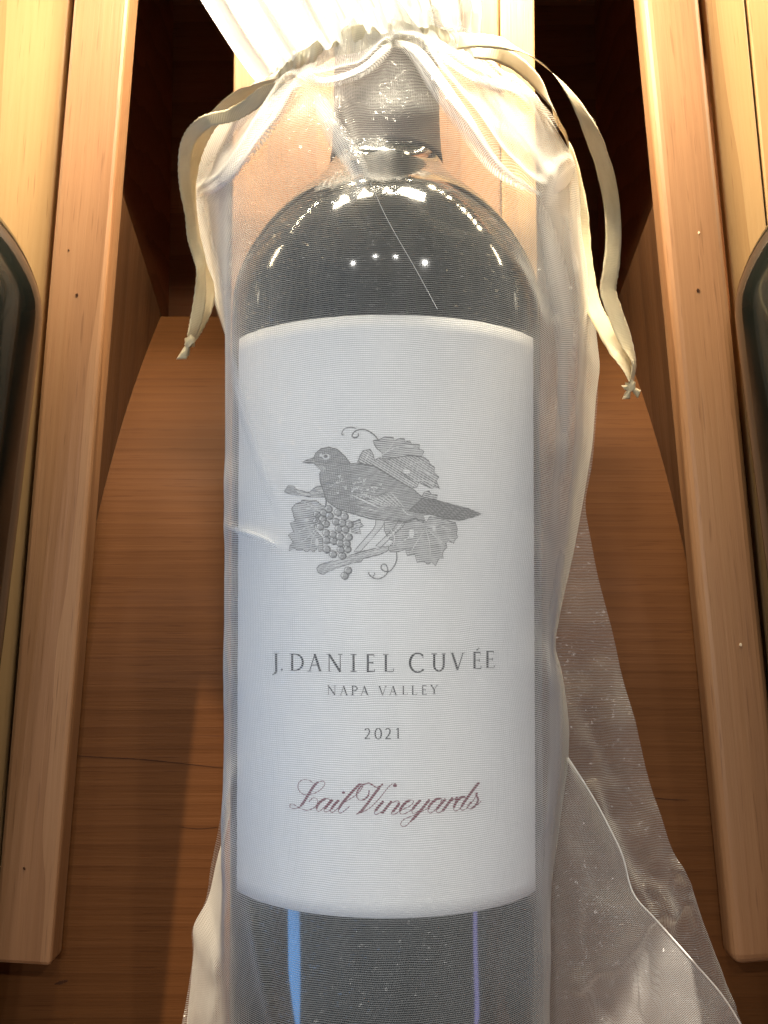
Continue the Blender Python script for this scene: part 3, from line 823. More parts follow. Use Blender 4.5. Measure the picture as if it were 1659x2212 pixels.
for k in range(46):
    x = random.uniform(430, 820); y = random.uniform(420, 560) + (x - 430) * 0.12
    wcurl([(x, y), (x + random.uniform(6, 16), y + random.uniform(8, 16)), (x + random.uniform(14, 26), y - random.uniform(-4, 14))], random.uniform(4, 7))
wcurl([(620, 640), (720, 670), (840, 690)], 5); wcurl([(950, 660), (985, 700), (1030, 720)], 7); wcurl([(258, 340), (300, 333), (345, 338)], 4)
for k in range(4): wcurl([(350 + 12 * k, 360 - 3 * k), (372 + 12 * k, 385), (384 + 10 * k, 412)], 4)
for g_ in grapes: wcurl([(g_[0] - 15, g_[1] + 10), (g_[0] - 16, g_[1] - 8), (g_[0] - 4, g_[1] - 16)], 11)
for v_ in ([(790, 300), (900, 240), (1000, 225), (1070, 240)], [(800, 300), (860, 250), (900, 190)], [(1000, 380), (1100, 400), (1180, 450)], [(960, 380), (1060, 340), (1130, 340)], [(1020, 470), (1120, 470), (1190, 500)], [(690, 330), (715, 290), (725, 260)],
           [(390, 690), (320, 670), (220, 660)], [(380, 760), (280, 800), (190, 850)], [(380, 770), (300, 860), (190, 940)], [(370, 800), (320, 880), (310, 950)], [(380, 680), (300, 640), (260, 620)],
           [(1120, 800), (1060, 900), (1010, 980)], [(1120, 800), (1150, 920), (1150, 1040)], [(1120, 800), (1210, 880), (1260, 920)], [(1110, 790), (1230, 790), (1320, 830)], [(1110, 800), (1000, 870), (900, 940)], [(860, 790), (900, 860), (890, 940)], [(610, 800), (640, 780), (670, 785)]): wcurl(v_, 6)
for l_ in ([(800, 760), (760, 830), (650, 950)], [(960, 760), (900, 830), (790, 930)]): wcurl(l_, 9)
wcurl([(430, 1062), (560, 1025), (700, 985), (840, 950)], 7); wcurl([(430, 1085), (560, 1048), (660, 1012)], 5); wcurl([(180, 530), (280, 565), (390, 545)], 6)
wcurl([(620, 690), (700, 720), (760, 735)], 3)
wh.build(label)
pup = Print('engraved_eye', INKD, 0.00018); pup.disc(*bq((416, 297)), 15 * bu, 11 * bu); pup.build(label)

# ---- neighbouring bottles, bare, lying along the outer boards
def neighbour(qx, qy, lean, label_, off=-0.033):
    # the bottle is built upright about its own axis, then turned in the rack plane
    dn = NBD - RB * 1.012 - 0.0006
    e = empty('wine_bottle', (0, 0, 0), label_, 'bottle')
    prof = PROF.copy()
    c = P(qx, qy, dn)
    m = Matrix.Translation(Vector((c[0], c[1], -dn))) @ Matrix.Rotation(lean, 4, 'Z') @ Matrix.Translation(Vector((0, -0.045 + off, 0)))
    e.matrix_world = RACK @ m @ Matrix.Translation(Vector((0, -0.134, 0)))
    WORLD[e.name] = e.matrix_world.copy()
    link('glass_body', revolve(prof, 96), GLASS, e, m)
    link('foil_capsule', revolve(catmull(cap_pr, 3), 64), FOIL, e, m)
    return e
neighbour(-240, 620, math.radians(-5.0), 'bare black glass bottle lying beyond the slat with only dark nail holes')
neighbour(1919, 610, math.radians(5.2), 'bare black glass bottle lying beyond the slat with pale chips')

# ================================================================== the organza bag
bag = empty('organza_gift_bag', (AX, -0.134, DA), 'sheer white organza drawstring bag with cream satin ribbons around the bottle', 'gift bag')

def resample(keys, n):
    keys = np.asarray(keys, float)
    yc = (keys[:, 1] + keys[:, 3]) / 2
    t = (yc - yc[0]) / (yc[-1] - yc[0])
    tt = np.linspace(0, 1, n)
    return np.stack([smooth1(np.interp(tt, t, keys[:, i]), 5) for i in range(keys.shape[1])], 1), tt

def seg_dist(q, poly):
    best = np.full(len(q), 1e9)
    par = np.zeros(len(q)); n = len(poly) - 1
    for i in range(n):
        a, b = poly[i], poly[i + 1]; ab = b - a; L2 = ab @ ab
        t = np.clip(((q - a) @ ab) / L2, 0, 1)
        d = np.linalg.norm(q - (a + t[:, None] * ab), axis=1)
        m = d < best; best[m] = d[m]; par[m] = (i + t[m]) / n
    return best, par

def vnoise(x, y, seed):
    """smooth value noise"""
    r = np.random.default_rng(seed); T = r.random((64, 64))
    xi = np.floor(x).astype(int); yi = np.floor(y).astype(int); fx = x - xi; fy = y - yi
    fx = fx * fx * (3 - 2 * fx); fy = fy * fy * (3 - 2 * fy)
    a = T[yi % 64, xi % 64]; b = T[yi % 64, (xi + 1) % 64]; c = T[(yi + 1) % 64, xi % 64]; d = T[(yi + 1) % 64, (xi + 1) % 64]
    return (a * (1 - fx) + b * fx) * (1 - fy) + (c * (1 - fx) + d * fx) * fy - 0.5

#        Lx   Ly   Rx   Ry    depth-of-edge  bulge  arch
FK = [(600, 188, 1036, 116, DA - 0.004, 0.0175, 78),
      (545, 213, 1108, 186, DA + 0.003, 0.0200, 70),
      (462, 252, 1190, 262, DA + 0.013, 0.0240, 46),
      (425, 310, 1240, 340, DA + 0.020, 0.0290, 24),
      (413, 400, 1254, 415, DA + 0.024, 0.0350, 8),
      (416, 450, 1254, 480, DA + 0.028, 0.0395, 2),
      (440, 560, 1266, 560, DA + 0.032, 0.0412, 0),
      (470, 650, 1281, 650, DA + 0.034, 0.0415, 0),
      (490, 740, 1291, 745, DA + 0.035, 0.0414, 0),
      (491, 800, 1297, 793, DA + 0.035, 0.0413, 0),
      (489, 850, 1288, 850, DA + 0.035, 0.0412, 0),
      (488, 960, 1280, 960, DA + 0.035, 0.0410, 0),
      (488, 1070, 1262, 1070, DA + 0.035, 0.0409, 0),
      (487, 1190, 1240, 1190, DA + 0.035, 0.0408, 0),
      (488, 1300, 1215, 1300, DA + 0.034, 0.0407, 0),
      (491, 1395, 1197, 1397, DA + 0.034, 0.0406, 0),
      (494, 1440, 1212, 1440, DA + 0.034, 0.0406, 0),
      (498, 1500, 1222, 1500, DA + 0.034, 0.0405, 0),
      (505, 1570, 1230, 1570, DA + 0.034, 0.0404, 0),
      (513, 1650, 1228, 1645, DA + 0.034, 0.0403, 0),
      (503, 1740, 1215, 1740, DA + 0.034, 0.0402, 0),
      (470, 1850, 1197, 1870, DA + 0.034, 0.0400, 0),
      (450, 1945, 1186, 1950, DA + 0.034, 0.0399, 0),
      (414, 2000, 1180, 2005, DA + 0.034, 0.0398, 0),
      (420, 2045, 1176, 2050, DA + 0.034, 0.0397, 0),
      (404, 2205, 1165, 2212, DA + 0.034, 0.0394, 0),
      (398, 2300, 1160, 2330, DA + 0.034, 0.0390, 0)]
RIDGES = [  # polyline, height, half-width (photo units), sharp side
    ([(863, 89), (906, 115), (931, 158), (972, 209), (1021, 268), (1072, 344), (1110, 382), (1174, 423)], 0.0075, 17),
    ([(944, 112), (982, 143), (1028, 176), (1059, 186), (1110, 189), (1161, 229), (1207, 275)], 0.0050, 15),
    ([(1174, 423), (1212, 364), (1240, 344)], 0.0045, 18),
    ([(651, 178), (621, 189), (590, 236), (560, 282), (539, 325), (509, 369), (483, 404), (452, 417), (420, 425)], 0.0070, 17),
    ([(669, 157), (682, 180), (738, 170), (789, 149), (829, 108), (845, 100)], 0.0050, 13),
    ([(779, 333), (815, 331), (825, 363), (804, 404), (763, 427), (738, 470)], 0.0022, 20),
    ([(745, 185), (735, 250), (760, 330), (770, 420)], 0.0025, 18),
    ([(487, 1138), (530, 1152), (575, 1165), (605, 1185)], 0.0016, 9),
    ([(1225, 470), (1248, 640), (1240, 800), (1232, 1000), (1215, 1200)], 0.0035, 12),
    ([(1200, 640), (1205, 760), (1195, 950), (1190, 1150)], 0.0020, 10),
    ([(495, 745), (528, 860), (560, 980), (600, 1090)], 0.0012, 10),
    ([(1110, 560), (1150, 640), (1180, 720)], 0.0025, 14),
    ([(1178, 1400), (1192, 1500), (1190, 1640), (1175, 1800)], 0.0030, 12),
    ([(505, 1660), (480, 1800), (490, 1930), (470, 2100)], 0.0030, 12),
    ([(540, 1960), (560, 2080), (590, 2212)], 0.0016, 12),
    ([(455, 2000), (470, 2100), (460, 2212)], 0.0026, 10),
]
def drape(X, E0, E1, R):
    """height (towards the camera) of a sheet stretched over a cylinder of radius R at x=0 from edge points (x,h)"""
    h = np.zeros_like(X)
    for i, x in enumerate(X):
        e = E1 if x > 0 else E0
        ex, eh = abs(e[0]), e[1]; ax = abs(x)
        D2 = ex * ex + eh * eh
        if D2 <= R * R * 1.001:
            h[i] = math.sqrt(max(R * R - ax * ax, 0)); continue
        # tangent point from the edge
        base = math.atan2(eh, ex); off = math.acos(min(1, R / math.sqrt(D2)))
        ta = base + off
        tx, th = R * math.cos(ta), R * math.sin(ta)
        if ax <= tx: h[i] = math.sqrt(max(R * R - ax * ax, 0))
        else:
            t = (ax - tx) / max(ex - tx, 1e-6); h[i] = th + (eh - th) * t
    return h
NV, NU = 300, 190
K, tt = resample(FK, NV)
F3 = np.zeros((NV, NU, 3)); UV = np.zeros((NV, NU, 2))
uu = np.linspace(0, 1, NU)
for j in range(NV):
    Lx, Ly, Rx, Ry, De, Rb_, ar = K[j]
    a = P(Lx, Ly, De); b = P(Rx, Ry, De)
    X = a[0] + (b[0] - a[0]) * uu
    Y = a[1] + (b[1] - a[1]) * uu + ar / FQ * (DA - D0) * (4 * uu * (1 - uu)) ** 0.7
    H = drape(X - AX, (a[0] - AX, DA - De), (b[0] - AX, DA - De), Rb_ + 0.0009)
    F3[j, :, 0] = X; F3[j, :, 1] = Y; F3[j, :, 2] = -DA + H
    UV[j, :, 0] = uu * 0.112; UV[j, :, 1] = Y * 1.0
# smooth across rows, then fold
for _ in range(3):
    F3[1:-1] = (F3[:-2] + 2 * F3[1:-1] + F3[2:]) / 4
q = Q(F3.reshape(-1, 3)).reshape(NV, NU, 2)
disp = np.zeros((NV, NU))
edge = np.clip(np.minimum(uu, 1 - uu) / 0.03, 0, 1)[None, :]
for poly, A, w in RIDGES:
    c = catmull(poly, 5)
    d, par = seg_dist(q.reshape(-1, 2), c)
    fade = np.clip(np.minimum(par, 1 - par) / 0.18, 0.0, 1) ** 0.7
    d = d.reshape(NV, NU); fade = fade.reshape(NV, NU)
    disp += A * (0.7 * np.exp(-(d / w) ** 2) + 0.3 * np.exp(-(d / (2.6 * w)))) * np.where(d > 4 * w, np.exp(-(d - 4 * w) / w), 1) * (0.35 + 0.65 * fade)
# gathers that radiate from the drawstring
gath = np.exp(-tt * 22)[:, None]
disp += 0.0028 * gath * (np.sin(2 * math.pi * (9 * uu + 0.8 * np.sin(5 * uu))) + 0.6 * np.sin(2 * math.pi * (17 * uu + 0.3)))[None, :]
# slow crumple, stronger off the glass
off = np.clip((np.abs(F3[:, :, 0] - AX) - 0.030) / 0.012, 0, 1)
nx, ny = q[:, :, 0] / 60, q[:, :, 1] / 120
disp += (0.0004 + 0.0035 * off) * vnoise(nx + 3, ny, 1) + (0.0002 + 0.0012 * off) * vnoise(nx * 2.7, ny * 2.2 + 9, 2)
disp *= edge
F3[:, :, 2] += np.maximum(disp, -0.0006)
wrow = F3[:, -1, 0] - F3[:, 0, 0]
lay = np.clip((0.105 / wrow) ** 1.6, 1.0, 3.0)[:, None] * np.ones((1, NU)) * (1 + 0.25 * vnoise(nx * 1.3 + 7, ny * 0.7, 12))
front = layers(link('front_cloth', grid_mesh(F3, UV), ORG, bag), lay)

# doubled folds that fall from the drawstring over the shoulders
fl_all = F3.reshape(-1, 3); ql_all = q.reshape(-1, 2)
def cloth_depth(p, n=24):
    d2 = (ql_all[:, 0] - p[0]) ** 2 + (ql_all[:, 1] - p[1]) ** 2
    k = np.argpartition(d2, n)[:n]; w = 1 / (d2[k] + 20)
    return -(fl_all[k, 2] * w).sum() / w.sum()
def prof_l(v, crisp):
    if crisp == 0: return math.sin(math.pi * v) ** 1.3
    if crisp == 2: v = 1 - v          # crease on the far side
    return min(1.0, v / 0.10) * (1 - v) ** 1.3
def fold(pts, lift=0.0012, arch=0.0030, dens=3.0, crisp=0):
    """pts: (photo x, photo y, width of the soft side, width beyond the crease)"""
    c = catmull(pts, 8); n = len(c); m = 18
    t = np.gradient(c[:, :2], axis=0); t /= np.linalg.norm(t, axis=1)[:, None]; nn = np.stack([-t[:, 1], t[:, 0]], 1)
    G = np.zeros((n, m, 3)); U = np.zeros((n, m, 2)); Lr = np.zeros((n, m))
    for j in range(n):
        e = min(1.0, 4 * min(j / (n - 1), 1 - j / (n - 1)) + 0.05)
        for i in range(m):
            v = i / (m - 1)
            p = c[j, :2] + nn[j] * (-c[j, 2] * 1.3 + (c[j, 2] * 1.3 + c[j, 3] * 1.3) * v)
            h = arch * math.sin(math.pi * v) ** 0.8 * e
            G[j, i] = P(p[0], p[1], cloth_depth(p) - lift * (0.25 + 0.75 * e) - h)
            U[j, i] = (G[j, i][0] * 0.9 + G[j, i][1] * 0.4 + 0.3, G[j, i][1] * 0.9 - G[j, i][0] * 0.4)
            Lr[j, i] = dens * e * prof_l(v, crisp) * (0.8 + 0.2 * math.sin(9 * v + 0.3 * j))
    for _ in range(18):
        G[1:-1] = (G[:-2] + 2 * G[1:-1] + G[2:]) / 4; G[:, 1:-1] = (G[:, :-2] + 2 * G[:, 1:-1] + G[:, 2:]) / 4
    return layers(link('fold', grid_mesh(G, U), ORG, bag), Lr)
fold([(852, 92, 6, 14), (895, 108, 12, 16), (925, 150, 14, 18), (965, 205, 14, 24), (1015, 268, 10, 26), (1066, 344, 6, 22), (1110, 384, 4, 16), (1176, 424, 2, 5)], 0.0012, 0.003, 14.0, 1)
fold([(948, 110, 4, 10), (985, 142, 6, 14), (1030, 172, 8, 14), (1075, 182, 8, 14), (1120, 196, 10, 16), (1165, 232, 10, 18), (1210, 280, 6, 12)], 0.001, 0.002, 10.0, 1)
fold([(652, 174, 10, 8), (628, 190, 14, 16), (598, 236, 18, 26), (566, 290, 14, 30), (536, 338, 8, 26), (500, 388, 4, 18), (460, 416, 3, 14), (424, 428, 2, 8)], 0.001, 0.0035, 12.0, 0)
fold([(668, 156, 4, 8), (690, 176, 6, 12), (742, 166, 6, 14), (792, 144, 6, 14), (828, 110, 8, 14), (848, 96, 6, 10)], 0.001, 0.002, 14.0, 1)
fold([(600, 196, 4, 8), (560, 224, 8, 18), (510, 268, 12, 26), (465, 320, 12, 26), (432, 372, 8, 16)], 0.001, 0.002, 5.0, 0)
fold([(1176, 424, 2, 6), (1190, 398, 6, 22), (1212, 370, 8, 24), (1238, 346, 4, 10)], 0.001, 0.002, 9.0, 2)
fold([(1165, 430, 4, 8), (1190, 520, 16, 20), (1215, 640, 20, 22), (1225, 760, 18, 22), (1222, 900, 12, 16), (1215, 1050, 6, 8)], 0.001, 0.002, 2.2)
fold([(1240, 350, 4, 6), (1238, 420, 12, 8), (1240, 520, 12, 10), (1258, 640, 12, 10), (1268, 760, 8, 8)], 0.001, 0.002, 2.6)
fold([(420, 420, 4, 6), (432, 470, 12, 16), (455, 560, 14, 18), (480, 660, 8, 12), (496, 740, 3, 5)], 0.001, 0.0015, 2.4)
fold([(496, 742, 3, 6), (520, 850, 10, 14), (548, 950, 12, 14), (580, 1060, 8, 8), (598, 1120, 3, 4)], 0.0006, 0.0008, 0.9)
fold([(487, 1136, 3, 4), (530, 1150, 7, 8), (575, 1164, 6, 8), (612, 1188, 3, 4)], 0.0006, 0.001, 2.0)
fold([(1215, 1180, 6, 6), (1200, 1300, 12, 10), (1186, 1395, 10, 8), (1200, 1480, 12, 12), (1205, 1600, 10, 12), (1190, 1760, 8, 10), (1175, 1950, 5, 6)], 0.0008, 0.0015, 1.3)
fold([(690, 190, 6, 14), (705, 240, 14, 22), (738, 300, 16, 26), (775, 350, 14, 26), (790, 400, 10, 22), (752, 448, 4, 10)], 0.0008, 0.0012, 6.0)

# back cloth: lies on the board and spreads at the foot
BK = [(604, 186, 1034, 118, DA + 0.014, 0, 60), (545, 214, 1106, 188, DA + 0.020, 0, 50), (463, 254, 1188, 264, DA + 0.026, 0, 30), (427, 312, 1238, 342, DA + 0.032, 0, 14), (415, 402, 1252, 416, DA + 0.036, 0, 4),
      (442, 560, 1265, 560, DA + RB + 0.0022, 0, 0), (472, 650, 1280, 650, DA + RB + 0.0022, 0, 0), (491, 745, 1292, 745, DA + RB + 0.0022, 0, 0), (490, 850, 1292, 850, DA + RB + 0.0022, 0, 0), (489, 1000, 1280, 1000, DA + RB + 0.0022, 0, 0),
      (488, 1090, 1262, 1090, DA + RB + 0.0022, 0, 0), (488, 1240, 1290, 1240, DA + RB + 0.0022, 0, 0), (492, 1400, 1330, 1400, DA + RB + 0.0022, 0, 0), (498, 1560, 1366, 1560, DA + RB + 0.0022, 0, 0), (500, 1640, 1384, 1640, DA + RB + 0.0022, 0, 0),
      (484, 1740, 1410, 1740, DA + RB + 0.0022, 0, 0), (468, 1830, 1436, 1822, DA + RB + 0.0022, 0, 0), (452, 1935, 1480, 1900, DA + RB + 0.0022, 0, 0), (417, 2000, 1516, 2000, DA + RB + 0.0022, 0, 0), (420, 2060, 1540, 2062, DA + RB + 0.0022, 0, 0), (402, 2212, 1592, 2212, DA + RB + 0.0022, 0, 0), (398, 2330, 1630, 2330, DA + RB + 0.0022, 0, 0)]
NVb, NUb = 220, 130
Kb, tb = resample(BK, NVb)
B3 = np.zeros((NVb, NUb, 3)); UB = np.zeros((NVb, NUb, 2)); ub = np.linspace(0, 1, NUb)
for j in range(NVb):
    Lx, Ly, Rx, Ry, De, _, ar = Kb[j]
    a = P(Lx, Ly, De); b = P(Rx, Ry, De)
    B3[j, :, 0] = a[0] + (b[0] - a[0]) * ub
    B3[j, :, 1] = a[1] + (b[1] - a[1]) * ub + ar / FQ * (DA - D0) * (4 * ub * (1 - ub)) ** 0.7
    B3[j, :, 2] = -De
    UB[j, :, 0] = ub * 0.112 + 0.4; UB[j, :, 1] = B3[j, :, 1]
qb = Q(B3.reshape(-1, 3)).reshape(NVb, NUb, 2)
rise = np.clip((qb[:, :, 0] - 1180) / 60, 0, 1) + np.clip((500 - qb[:, :, 0]) / 40, 0, 1)
low = np.clip((qb[:, :, 1] - 1250) / 500, 0, 1)
B3[:, :, 2] += rise * low * (0.004 + 0.009 * (vnoise(qb[:, :, 0] / 75, qb[:, :, 1] / 130, 5) + 0.2) + 0.004 * vnoise(qb[:, :, 0] / 28, qb[:, :, 1] / 50, 6))
for poly, A, w in [([(1400, 1900), (1440, 1960), (1470, 1905), (1450, 1860)], 0.005, 14), ([(1270, 1700), (1330, 1850), (1390, 1960)], 0.004, 16), ([(1240, 2110), (1330, 2040), (1400, 1950)], 0.004, 18), ([(1480, 1930), (1520, 2040), (1560, 2150)], 0.004, 14)]:
    d, par = seg_dist(qb.reshape(-1, 2), catmull(poly, 5)); B3[:, :, 2] += A * np.exp(-(d.reshape(NVb, NUb) / w) ** 2)
layers(link('back_cloth', grid_mesh(B3, UB), ORGB, bag), 1.0)

# the turned-in corner of the bag at the foot, right: a second layer with a sewn edge
seamq = catmull([(1226, 1636), (1258, 1685), (1290, 1738), (1320, 1795), (1345, 1850), (1368, 1930), (1420, 1990), (1500, 2080), (1560, 2150), (1606, 2225), (1640, 2300)], 10)
NS = len(seamq); G3 = np.zeros((NS, 40, 3)); UG = np.zeros((NS, 40, 2)); ug = np.linspace(0, 1, 40)
for j, (sx, sy) in enumerate(seamq):
    lx = np.interp(sy, [1636, 1740, 1870, 2000, 2212, 2300], [1222, 1205, 1180, 1165, 1150, 1146])
    ly = min(sy * 1.0, 2330)
    for i, t in enumerate(ug):
        x = sx + (lx - sx) * t
        bul = 0.004 * math.sin(math.pi * min(1, t * 1.0)) + 0.003 * vnoise(np.array([x / 55]), np.array([sy / 90]), 8)[0]
        G3[j, i] = P(x, sy, DA + RB - 0.0135 - bul * 0.8)
        UG[j, i] = (G3[j, i][0] * 0.8 + G3[j, i][1] * 0.6, G3[j, i][1] * 0.8 - G3[j, i][0] * 0.6)
layers(link('folded_corner', grid_mesh(G3, UG), ORGB, bag), 1.0)
def tube(name, pts, r, mat, parent, n=8):
    pts = np.asarray(pts); t = np.gradient(pts, axis=0); t /= np.linalg.norm(t, axis=1)[:, None]
    up = np.array([0, 0, 1.0]); s_ = np.cross(t, up); s_ /= np.linalg.norm(s_, axis=1)[:, None]; w = np.cross(s_, t)
    a = np.linspace(0, 2 * math.pi, n, endpoint=False)
    G = pts[:, None] + r * (np.cos(a)[None, :, None] * s_[:, None] + np.sin(a)[None, :, None] * w[:, None])
    UVt = np.stack(np.meshgrid(a / 6.28 * 0.003, np.arange(len(pts)) * 0.001), -1)
    return layers(link(name, grid_mesh(G, UVt, True), mat, parent), 2.0)
tube('seam', G3[:, 0] + np.array([0, 0, 0.0003]), 0.00024, ORGS, bag)

# casing: gathered channel that holds the drawstring in front of the neck
casq = catmull([(588, 186), (612, 160), (650, 134), (705, 106), (770, 84), (840, 73), (905, 79), (970, 92), (1036, 106)], 14)
NC = len(casq)
C3 = np.zeros((NC, 14, 3)); UC = np.zeros((NC, 14, 2))
for j, (x, y) in enumerate(casq):
    s_ = j / (NC - 1)
    dep = DA - 0.0215 * math.sqrt(max(0.03, 1 - ((s_ - 0.52) / 0.52) ** 2)) - 0.002
    hh = 27 * (0.5 + 0.5 * min(1, s_ / 0.25)) * (1 + 0.12 * math.sin(s_ * 41))
    puck = 0.0009 * math.sin(s_ * 2 * math.pi * 13 + 2 * math.sin(s_ * 9)) + 0.0006 * math.sin(s_ * 2 * math.pi * 29)
    for i in range(14):
        v = i / 13 * 2 - 1
        C3[j, i] = P(x + 5 * v * (s_ - 0.5), y + hh * v, dep - 0.0016 * (1 - v * v) - puck)
        UC[j, i] = (s_ * 0.11, v * 0.0045)
layers(link('drawstring_casing', grid_mesh(C3, UC), ORGC, bag), 1.0)

# ruffle above the casing, front and back
def ruffle(name, keys, dbase, damp, seed, mat, npl):
    n, mU = 80, 200
    k = np.asarray(keys, float); t = np.linspace(0, 1, len(k)); ts = np.linspace(0, 1, n)
    kk = np.stack([smooth1(np.interp(ts, t, k[:, i]), 3) for i in range(k.shape[1])], 1)
    u = np.linspace(0, 1, mU); G = np.zeros((n, mU, 3)); UVr = np.zeros((n, mU, 2))
    cs = catmull(casq, 1)
    for j in range(n):
        Lx, Ly, Rx, Ry = kk[j]; s_ = ts[j]
        cx = np.interp(u, np.linspace(0, 1, len(casq)), casq[:, 0]); cy = np.interp(u, np.linspace(0, 1, len(casq)), casq[:, 1]) - 24
        w = min(1, s_ / 0.35); w = w * w * (3 - 2 * w)
        x = (Lx + (Rx - Lx) * u) * w + (cx + (Lx - 592) * (1 - u) + (Rx - 1030) * u) * (1 - w)
        y = (Ly + (Ry - Ly) * u - 30 * (4 * u * (1 - u))) * w + (cy + (Ly - 186) * (1 - u) + (Ry - 100) * u) * (1 - w)
        dep = dbase - damp * np.sqrt(np.maximum(0.02, 1 - (2 * u - 1) ** 2)) * (0.9 + 0.5 * s_)
        am = 0.0012 + 0.0050 * min(1, s_ * 1.6)
        fold = am * (np.sin(2 * math.pi * (npl * u + 0.5 * np.sin(6 * u + seed))) + 0.45 * np.sin(2 * math.pi * (npl * 2.3 * u + seed)))
        for i in range(mU):
            G[j, i] = P(x[i], y[i], dep[i] + fold[i])
        UVr[j, :, 0] = u * 0.112; UVr[j, :, 1] = s_ * 0.06
    return layers(link(name, grid_mesh(G, UVr), mat, bag), 1.6)
ruffle('front_ruffle', [(592, 186, 1030, 100), (556, 184, 1037, 62), (500, 105, 1041, 28), (436, 5, 1036, -20), (350, -150, 1050, -150)], DA + 0.004, 0.0260, 0.4, ORGR, 7)
ruffle('back_ruffle', [(596, 184, 1026, 102), (562, 180, 1033, 64), (508, 105, 1036, 28), (446, 5, 1031, -20), (362, -150, 1044, -150)], DA + 0.022, 0.004, 1.9, ORGB, 6)

# ribbons
def ribbon(pts, parent, width=0.0045):
    """pts: (photo x, photo y, depth, visible width 0..1, turn)"""
    c = catmull(pts, 10); n = len(c)
    p3 = np.array([P(x, y, d) for x, y, d in c[:, :3]])
    t = np.gradient(p3, axis=0); t /= np.linalg.norm(t, axis=1)[:, None]
    view = np.array([0, 0, 1.0])
    s_ = np.cross(t, view); s_ /= np.linalg.norm(s_, axis=1)[:, None]
    nrm = np.cross(s_, t)
    ang = np.arccos(np.clip(c[:, 3], 0.05, 1.0))
    across = s_ * np.cos(ang)[:, None] + nrm * np.sin(ang)[:, None]
    m = 7; v = np.linspace(-1, 1, m)
    G = p3[:, None] + across[:, None] * (v[None, :, None] * width / 2)
    face = np.cross(across, t)
    G = G + face[:, None] * (0.00010 * (1 - v[None, :, None] ** 2))
    # picot edge
    ph = np.cumsum(np.r_[0, np.linalg.norm(np.diff(p3, axis=0), axis=1)])
    for k in (0, m - 1):
        G[:, k] += across * (0.00009 * np.sin(ph / 0.0009 * 6.28) * (1 if k else -1))[:, None]
    U = np.zeros((n, m, 2)); U[:, :, 0] = v * width / 2; U[:, :, 1] = ph[:, None]
    o = link('ribbon', grid_mesh(G, U), SATIN, parent)
    sm = o.modifiers.new('thickness', 'SOLIDIFY'); sm.thickness = 0.00010; sm.offset = 0
    return o
rA = ribbon([(990, 90, 0.300, 1.0), (1040, 88, 0.298, 0.95), (1095, 96, 0.300, 0.9), (1145, 120, 0.306, 0.6), (1190, 156, 0.312, 0.55), (1238, 214, 0.318, 0.8), (1278, 288, 0.324, 1), (1306, 366, 0.329, 1), (1321, 440, 0.333, 1),
             (1325, 515, 0.335, 1), (1320, 580, 0.336, 1), (1314, 628, 0.337, 1), (1330, 680, 0.337, 1), (1353, 740, 0.337, 0.9), (1369, 784, 0.337, 0.5), (1364, 826, 0.337, 0.4)], bag)
rB = ribbon([(1020, 112, 0.302, 0.9), (1080, 118, 0.304, 1.0), (1135, 152, 0.312, 1.0), (1178, 202, 0.322, 0.95), (1204, 256, 0.334, 0.7), (1232, 335, 0.352, 0.8), (1252, 450, 0.358, 1), (1262, 560, 0.358, 1), (1278, 650, 0.352, 1.0), (1304, 704, 0.343, 1), (1335, 758, 0.338, 1), (1356, 800, 0.3365, 0.7), (1363, 828, 0.3365, 0.4)], bag, 0.0049)
rC = ribbon([(620, 190, 0.306, 0.6), (575, 200, 0.306, 0.75), (535, 230, 0.310, 0.9), (495, 250, 0.312, 1.0), (452, 260, 0.313, 1.0), (420, 284, 0.316, 0.85), (403, 318, 0.320, 0.9), (399, 365, 0.324, 0.95), (402, 410, 0.328, 0.85), (411, 465, 0.332, 0.7), (417, 515, 0.334, 0.8),
             (430, 556, 0.335, 0.9), (434, 590, 0.335, 0.55), (432, 640, 0.335, 0.8), (424, 690, 0.335, 0.8), (412, 730, 0.335, 0.4)], bag, 0.0036)
rD = ribbon([(610, 180, 0.312, 0.3), (560, 192, 0.318, 0.3), (510, 212, 0.322, 0.6), (462, 258, 0.326, 0.9), (436, 300, 0.330, 0.8), (420, 350, 0.333, 0.6), (414, 410, 0.337, 0.5), (420, 480, 0.340, 0.45), (436, 560, 0.342, 0.5), (452, 620, 0.342, 0.7), (446, 665, 0.340, 0.8), (428, 705, 0.338, 0.7), (413, 732, 0.3355, 0.4)], bag, 0.0036)

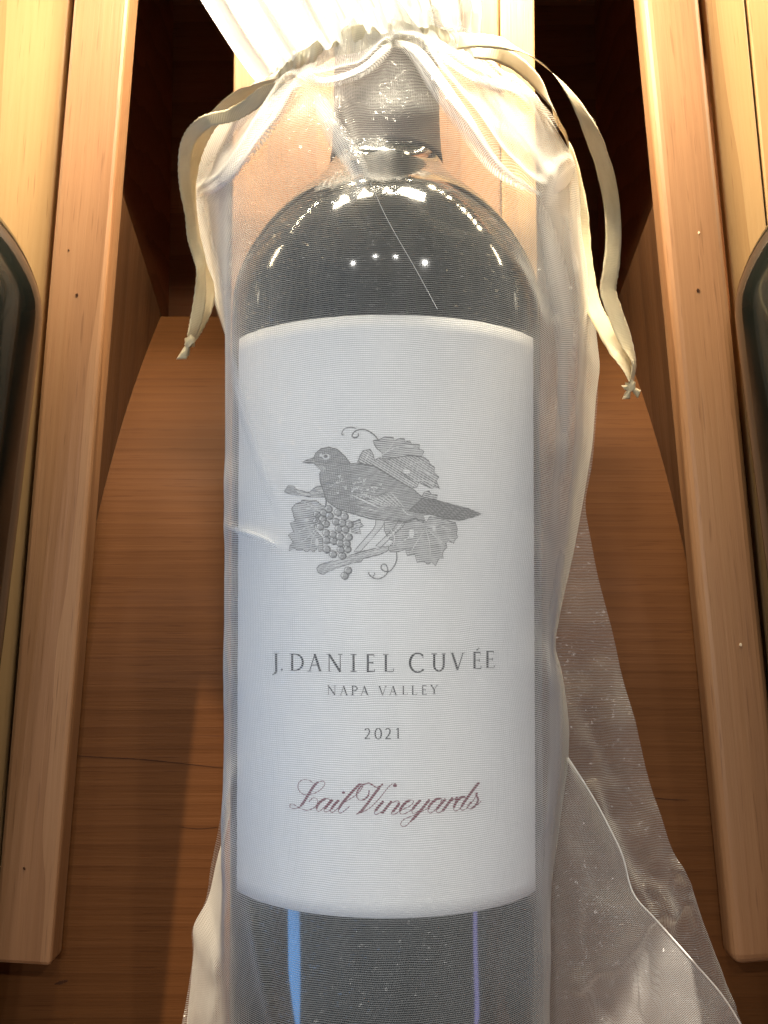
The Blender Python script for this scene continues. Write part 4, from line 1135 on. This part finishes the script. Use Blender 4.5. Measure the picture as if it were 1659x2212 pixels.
def knot(qx, qy, D, tails, parent):
    c = P(qx, qy, D)
    # two crossed wraps of ribbon pulled tight
    for k, (ang, sx) in enumerate(((0.35, 1.0), (-0.5, 0.85))):
        n, m = 28, 7; G = np.zeros((n, m, 3)); U = np.zeros((n, m, 2))
        for i in range(n):
            a = 2 * math.pi * i / n
            for j in range(m):
                v = (j / (m - 1) * 2 - 1) * 0.0013
                rr = 0.0013 * sx * (1 + 0.12 * math.sin(3 * a + k)) - 0.22 * abs(v)
                p = np.array([rr * math.cos(a), v + 0.0003 * math.sin(2 * a), rr * math.sin(a)])
                ca, sa = math.cos(ang), math.sin(ang)
                G[i, j] = c + np.array([p[0] * ca - p[1] * sa, p[0] * sa + p[1] * ca, p[2]])
                U[i, j] = (v, a * 0.0013)
        Gt = G.transpose(1, 0, 2); Ut = U.transpose(1, 0, 2)
        link('knot', grid_mesh(Gt, Ut, True), SATIN, parent)
    for (x, y, dd, w) in tails:
        n = 10; e = P(x, y, D + dd); G = np.zeros((n, 5, 3)); U = np.zeros((n, 5, 2))
        ax = e - c; L = np.linalg.norm(ax); ax /= L; s_ = np.cross(ax, [0, 0, 1.0]); s_ /= np.linalg.norm(s_)
        for i in range(n):
            t = i / (n - 1)
            for j in range(5):
                v = (j / 4 * 2 - 1)
                tw = w * (0.35 + 0.65 * t)
                G[i, j] = c + ax * L * t * (1 + 0.12 * v * t) + s_ * v * tw / 2 + np.array([0, 0, 0.0007 * (1 - v * v) * math.sin(3 * t)])
                U[i, j] = (v * w / 2, t * L)
        o = link('tail', grid_mesh(G, U), SATIN, parent)
        sm = o.modifiers.new('thickness', 'SOLIDIFY'); sm.thickness = 0.00010; sm.offset = 0
knot(1361, 834, 0.3365, [(1352, 862, -0.0004, 0.0020), (1381, 852, 0.0002, 0.0022), (1346, 838, -0.001, 0.0016)], rA)
knot(410, 738, 0.335, [(392, 776, 0.0, 0.0026), (400, 770, 0.001, 0.002)], rC)

# a few loose lint threads on the cloth
for pts in ([(800, 395), (840, 480), (900, 585), (945, 668)],):
    c = catmull(pts, 8); d_, p_ = seg_dist(q.reshape(-1, 2), c)
    P3 = []
    fl = F3.reshape(-1, 3); ql = q.reshape(-1, 2)
    for x, y in c:
        k = int(np.argmin((ql[:, 0] - x) ** 2 + (ql[:, 1] - y) ** 2)); P3.append(P(x, y, -fl[k, 2] - 0.0006))
    tube('loose_thread', np.array(P3), 0.00006, ORGS, bag, 5)
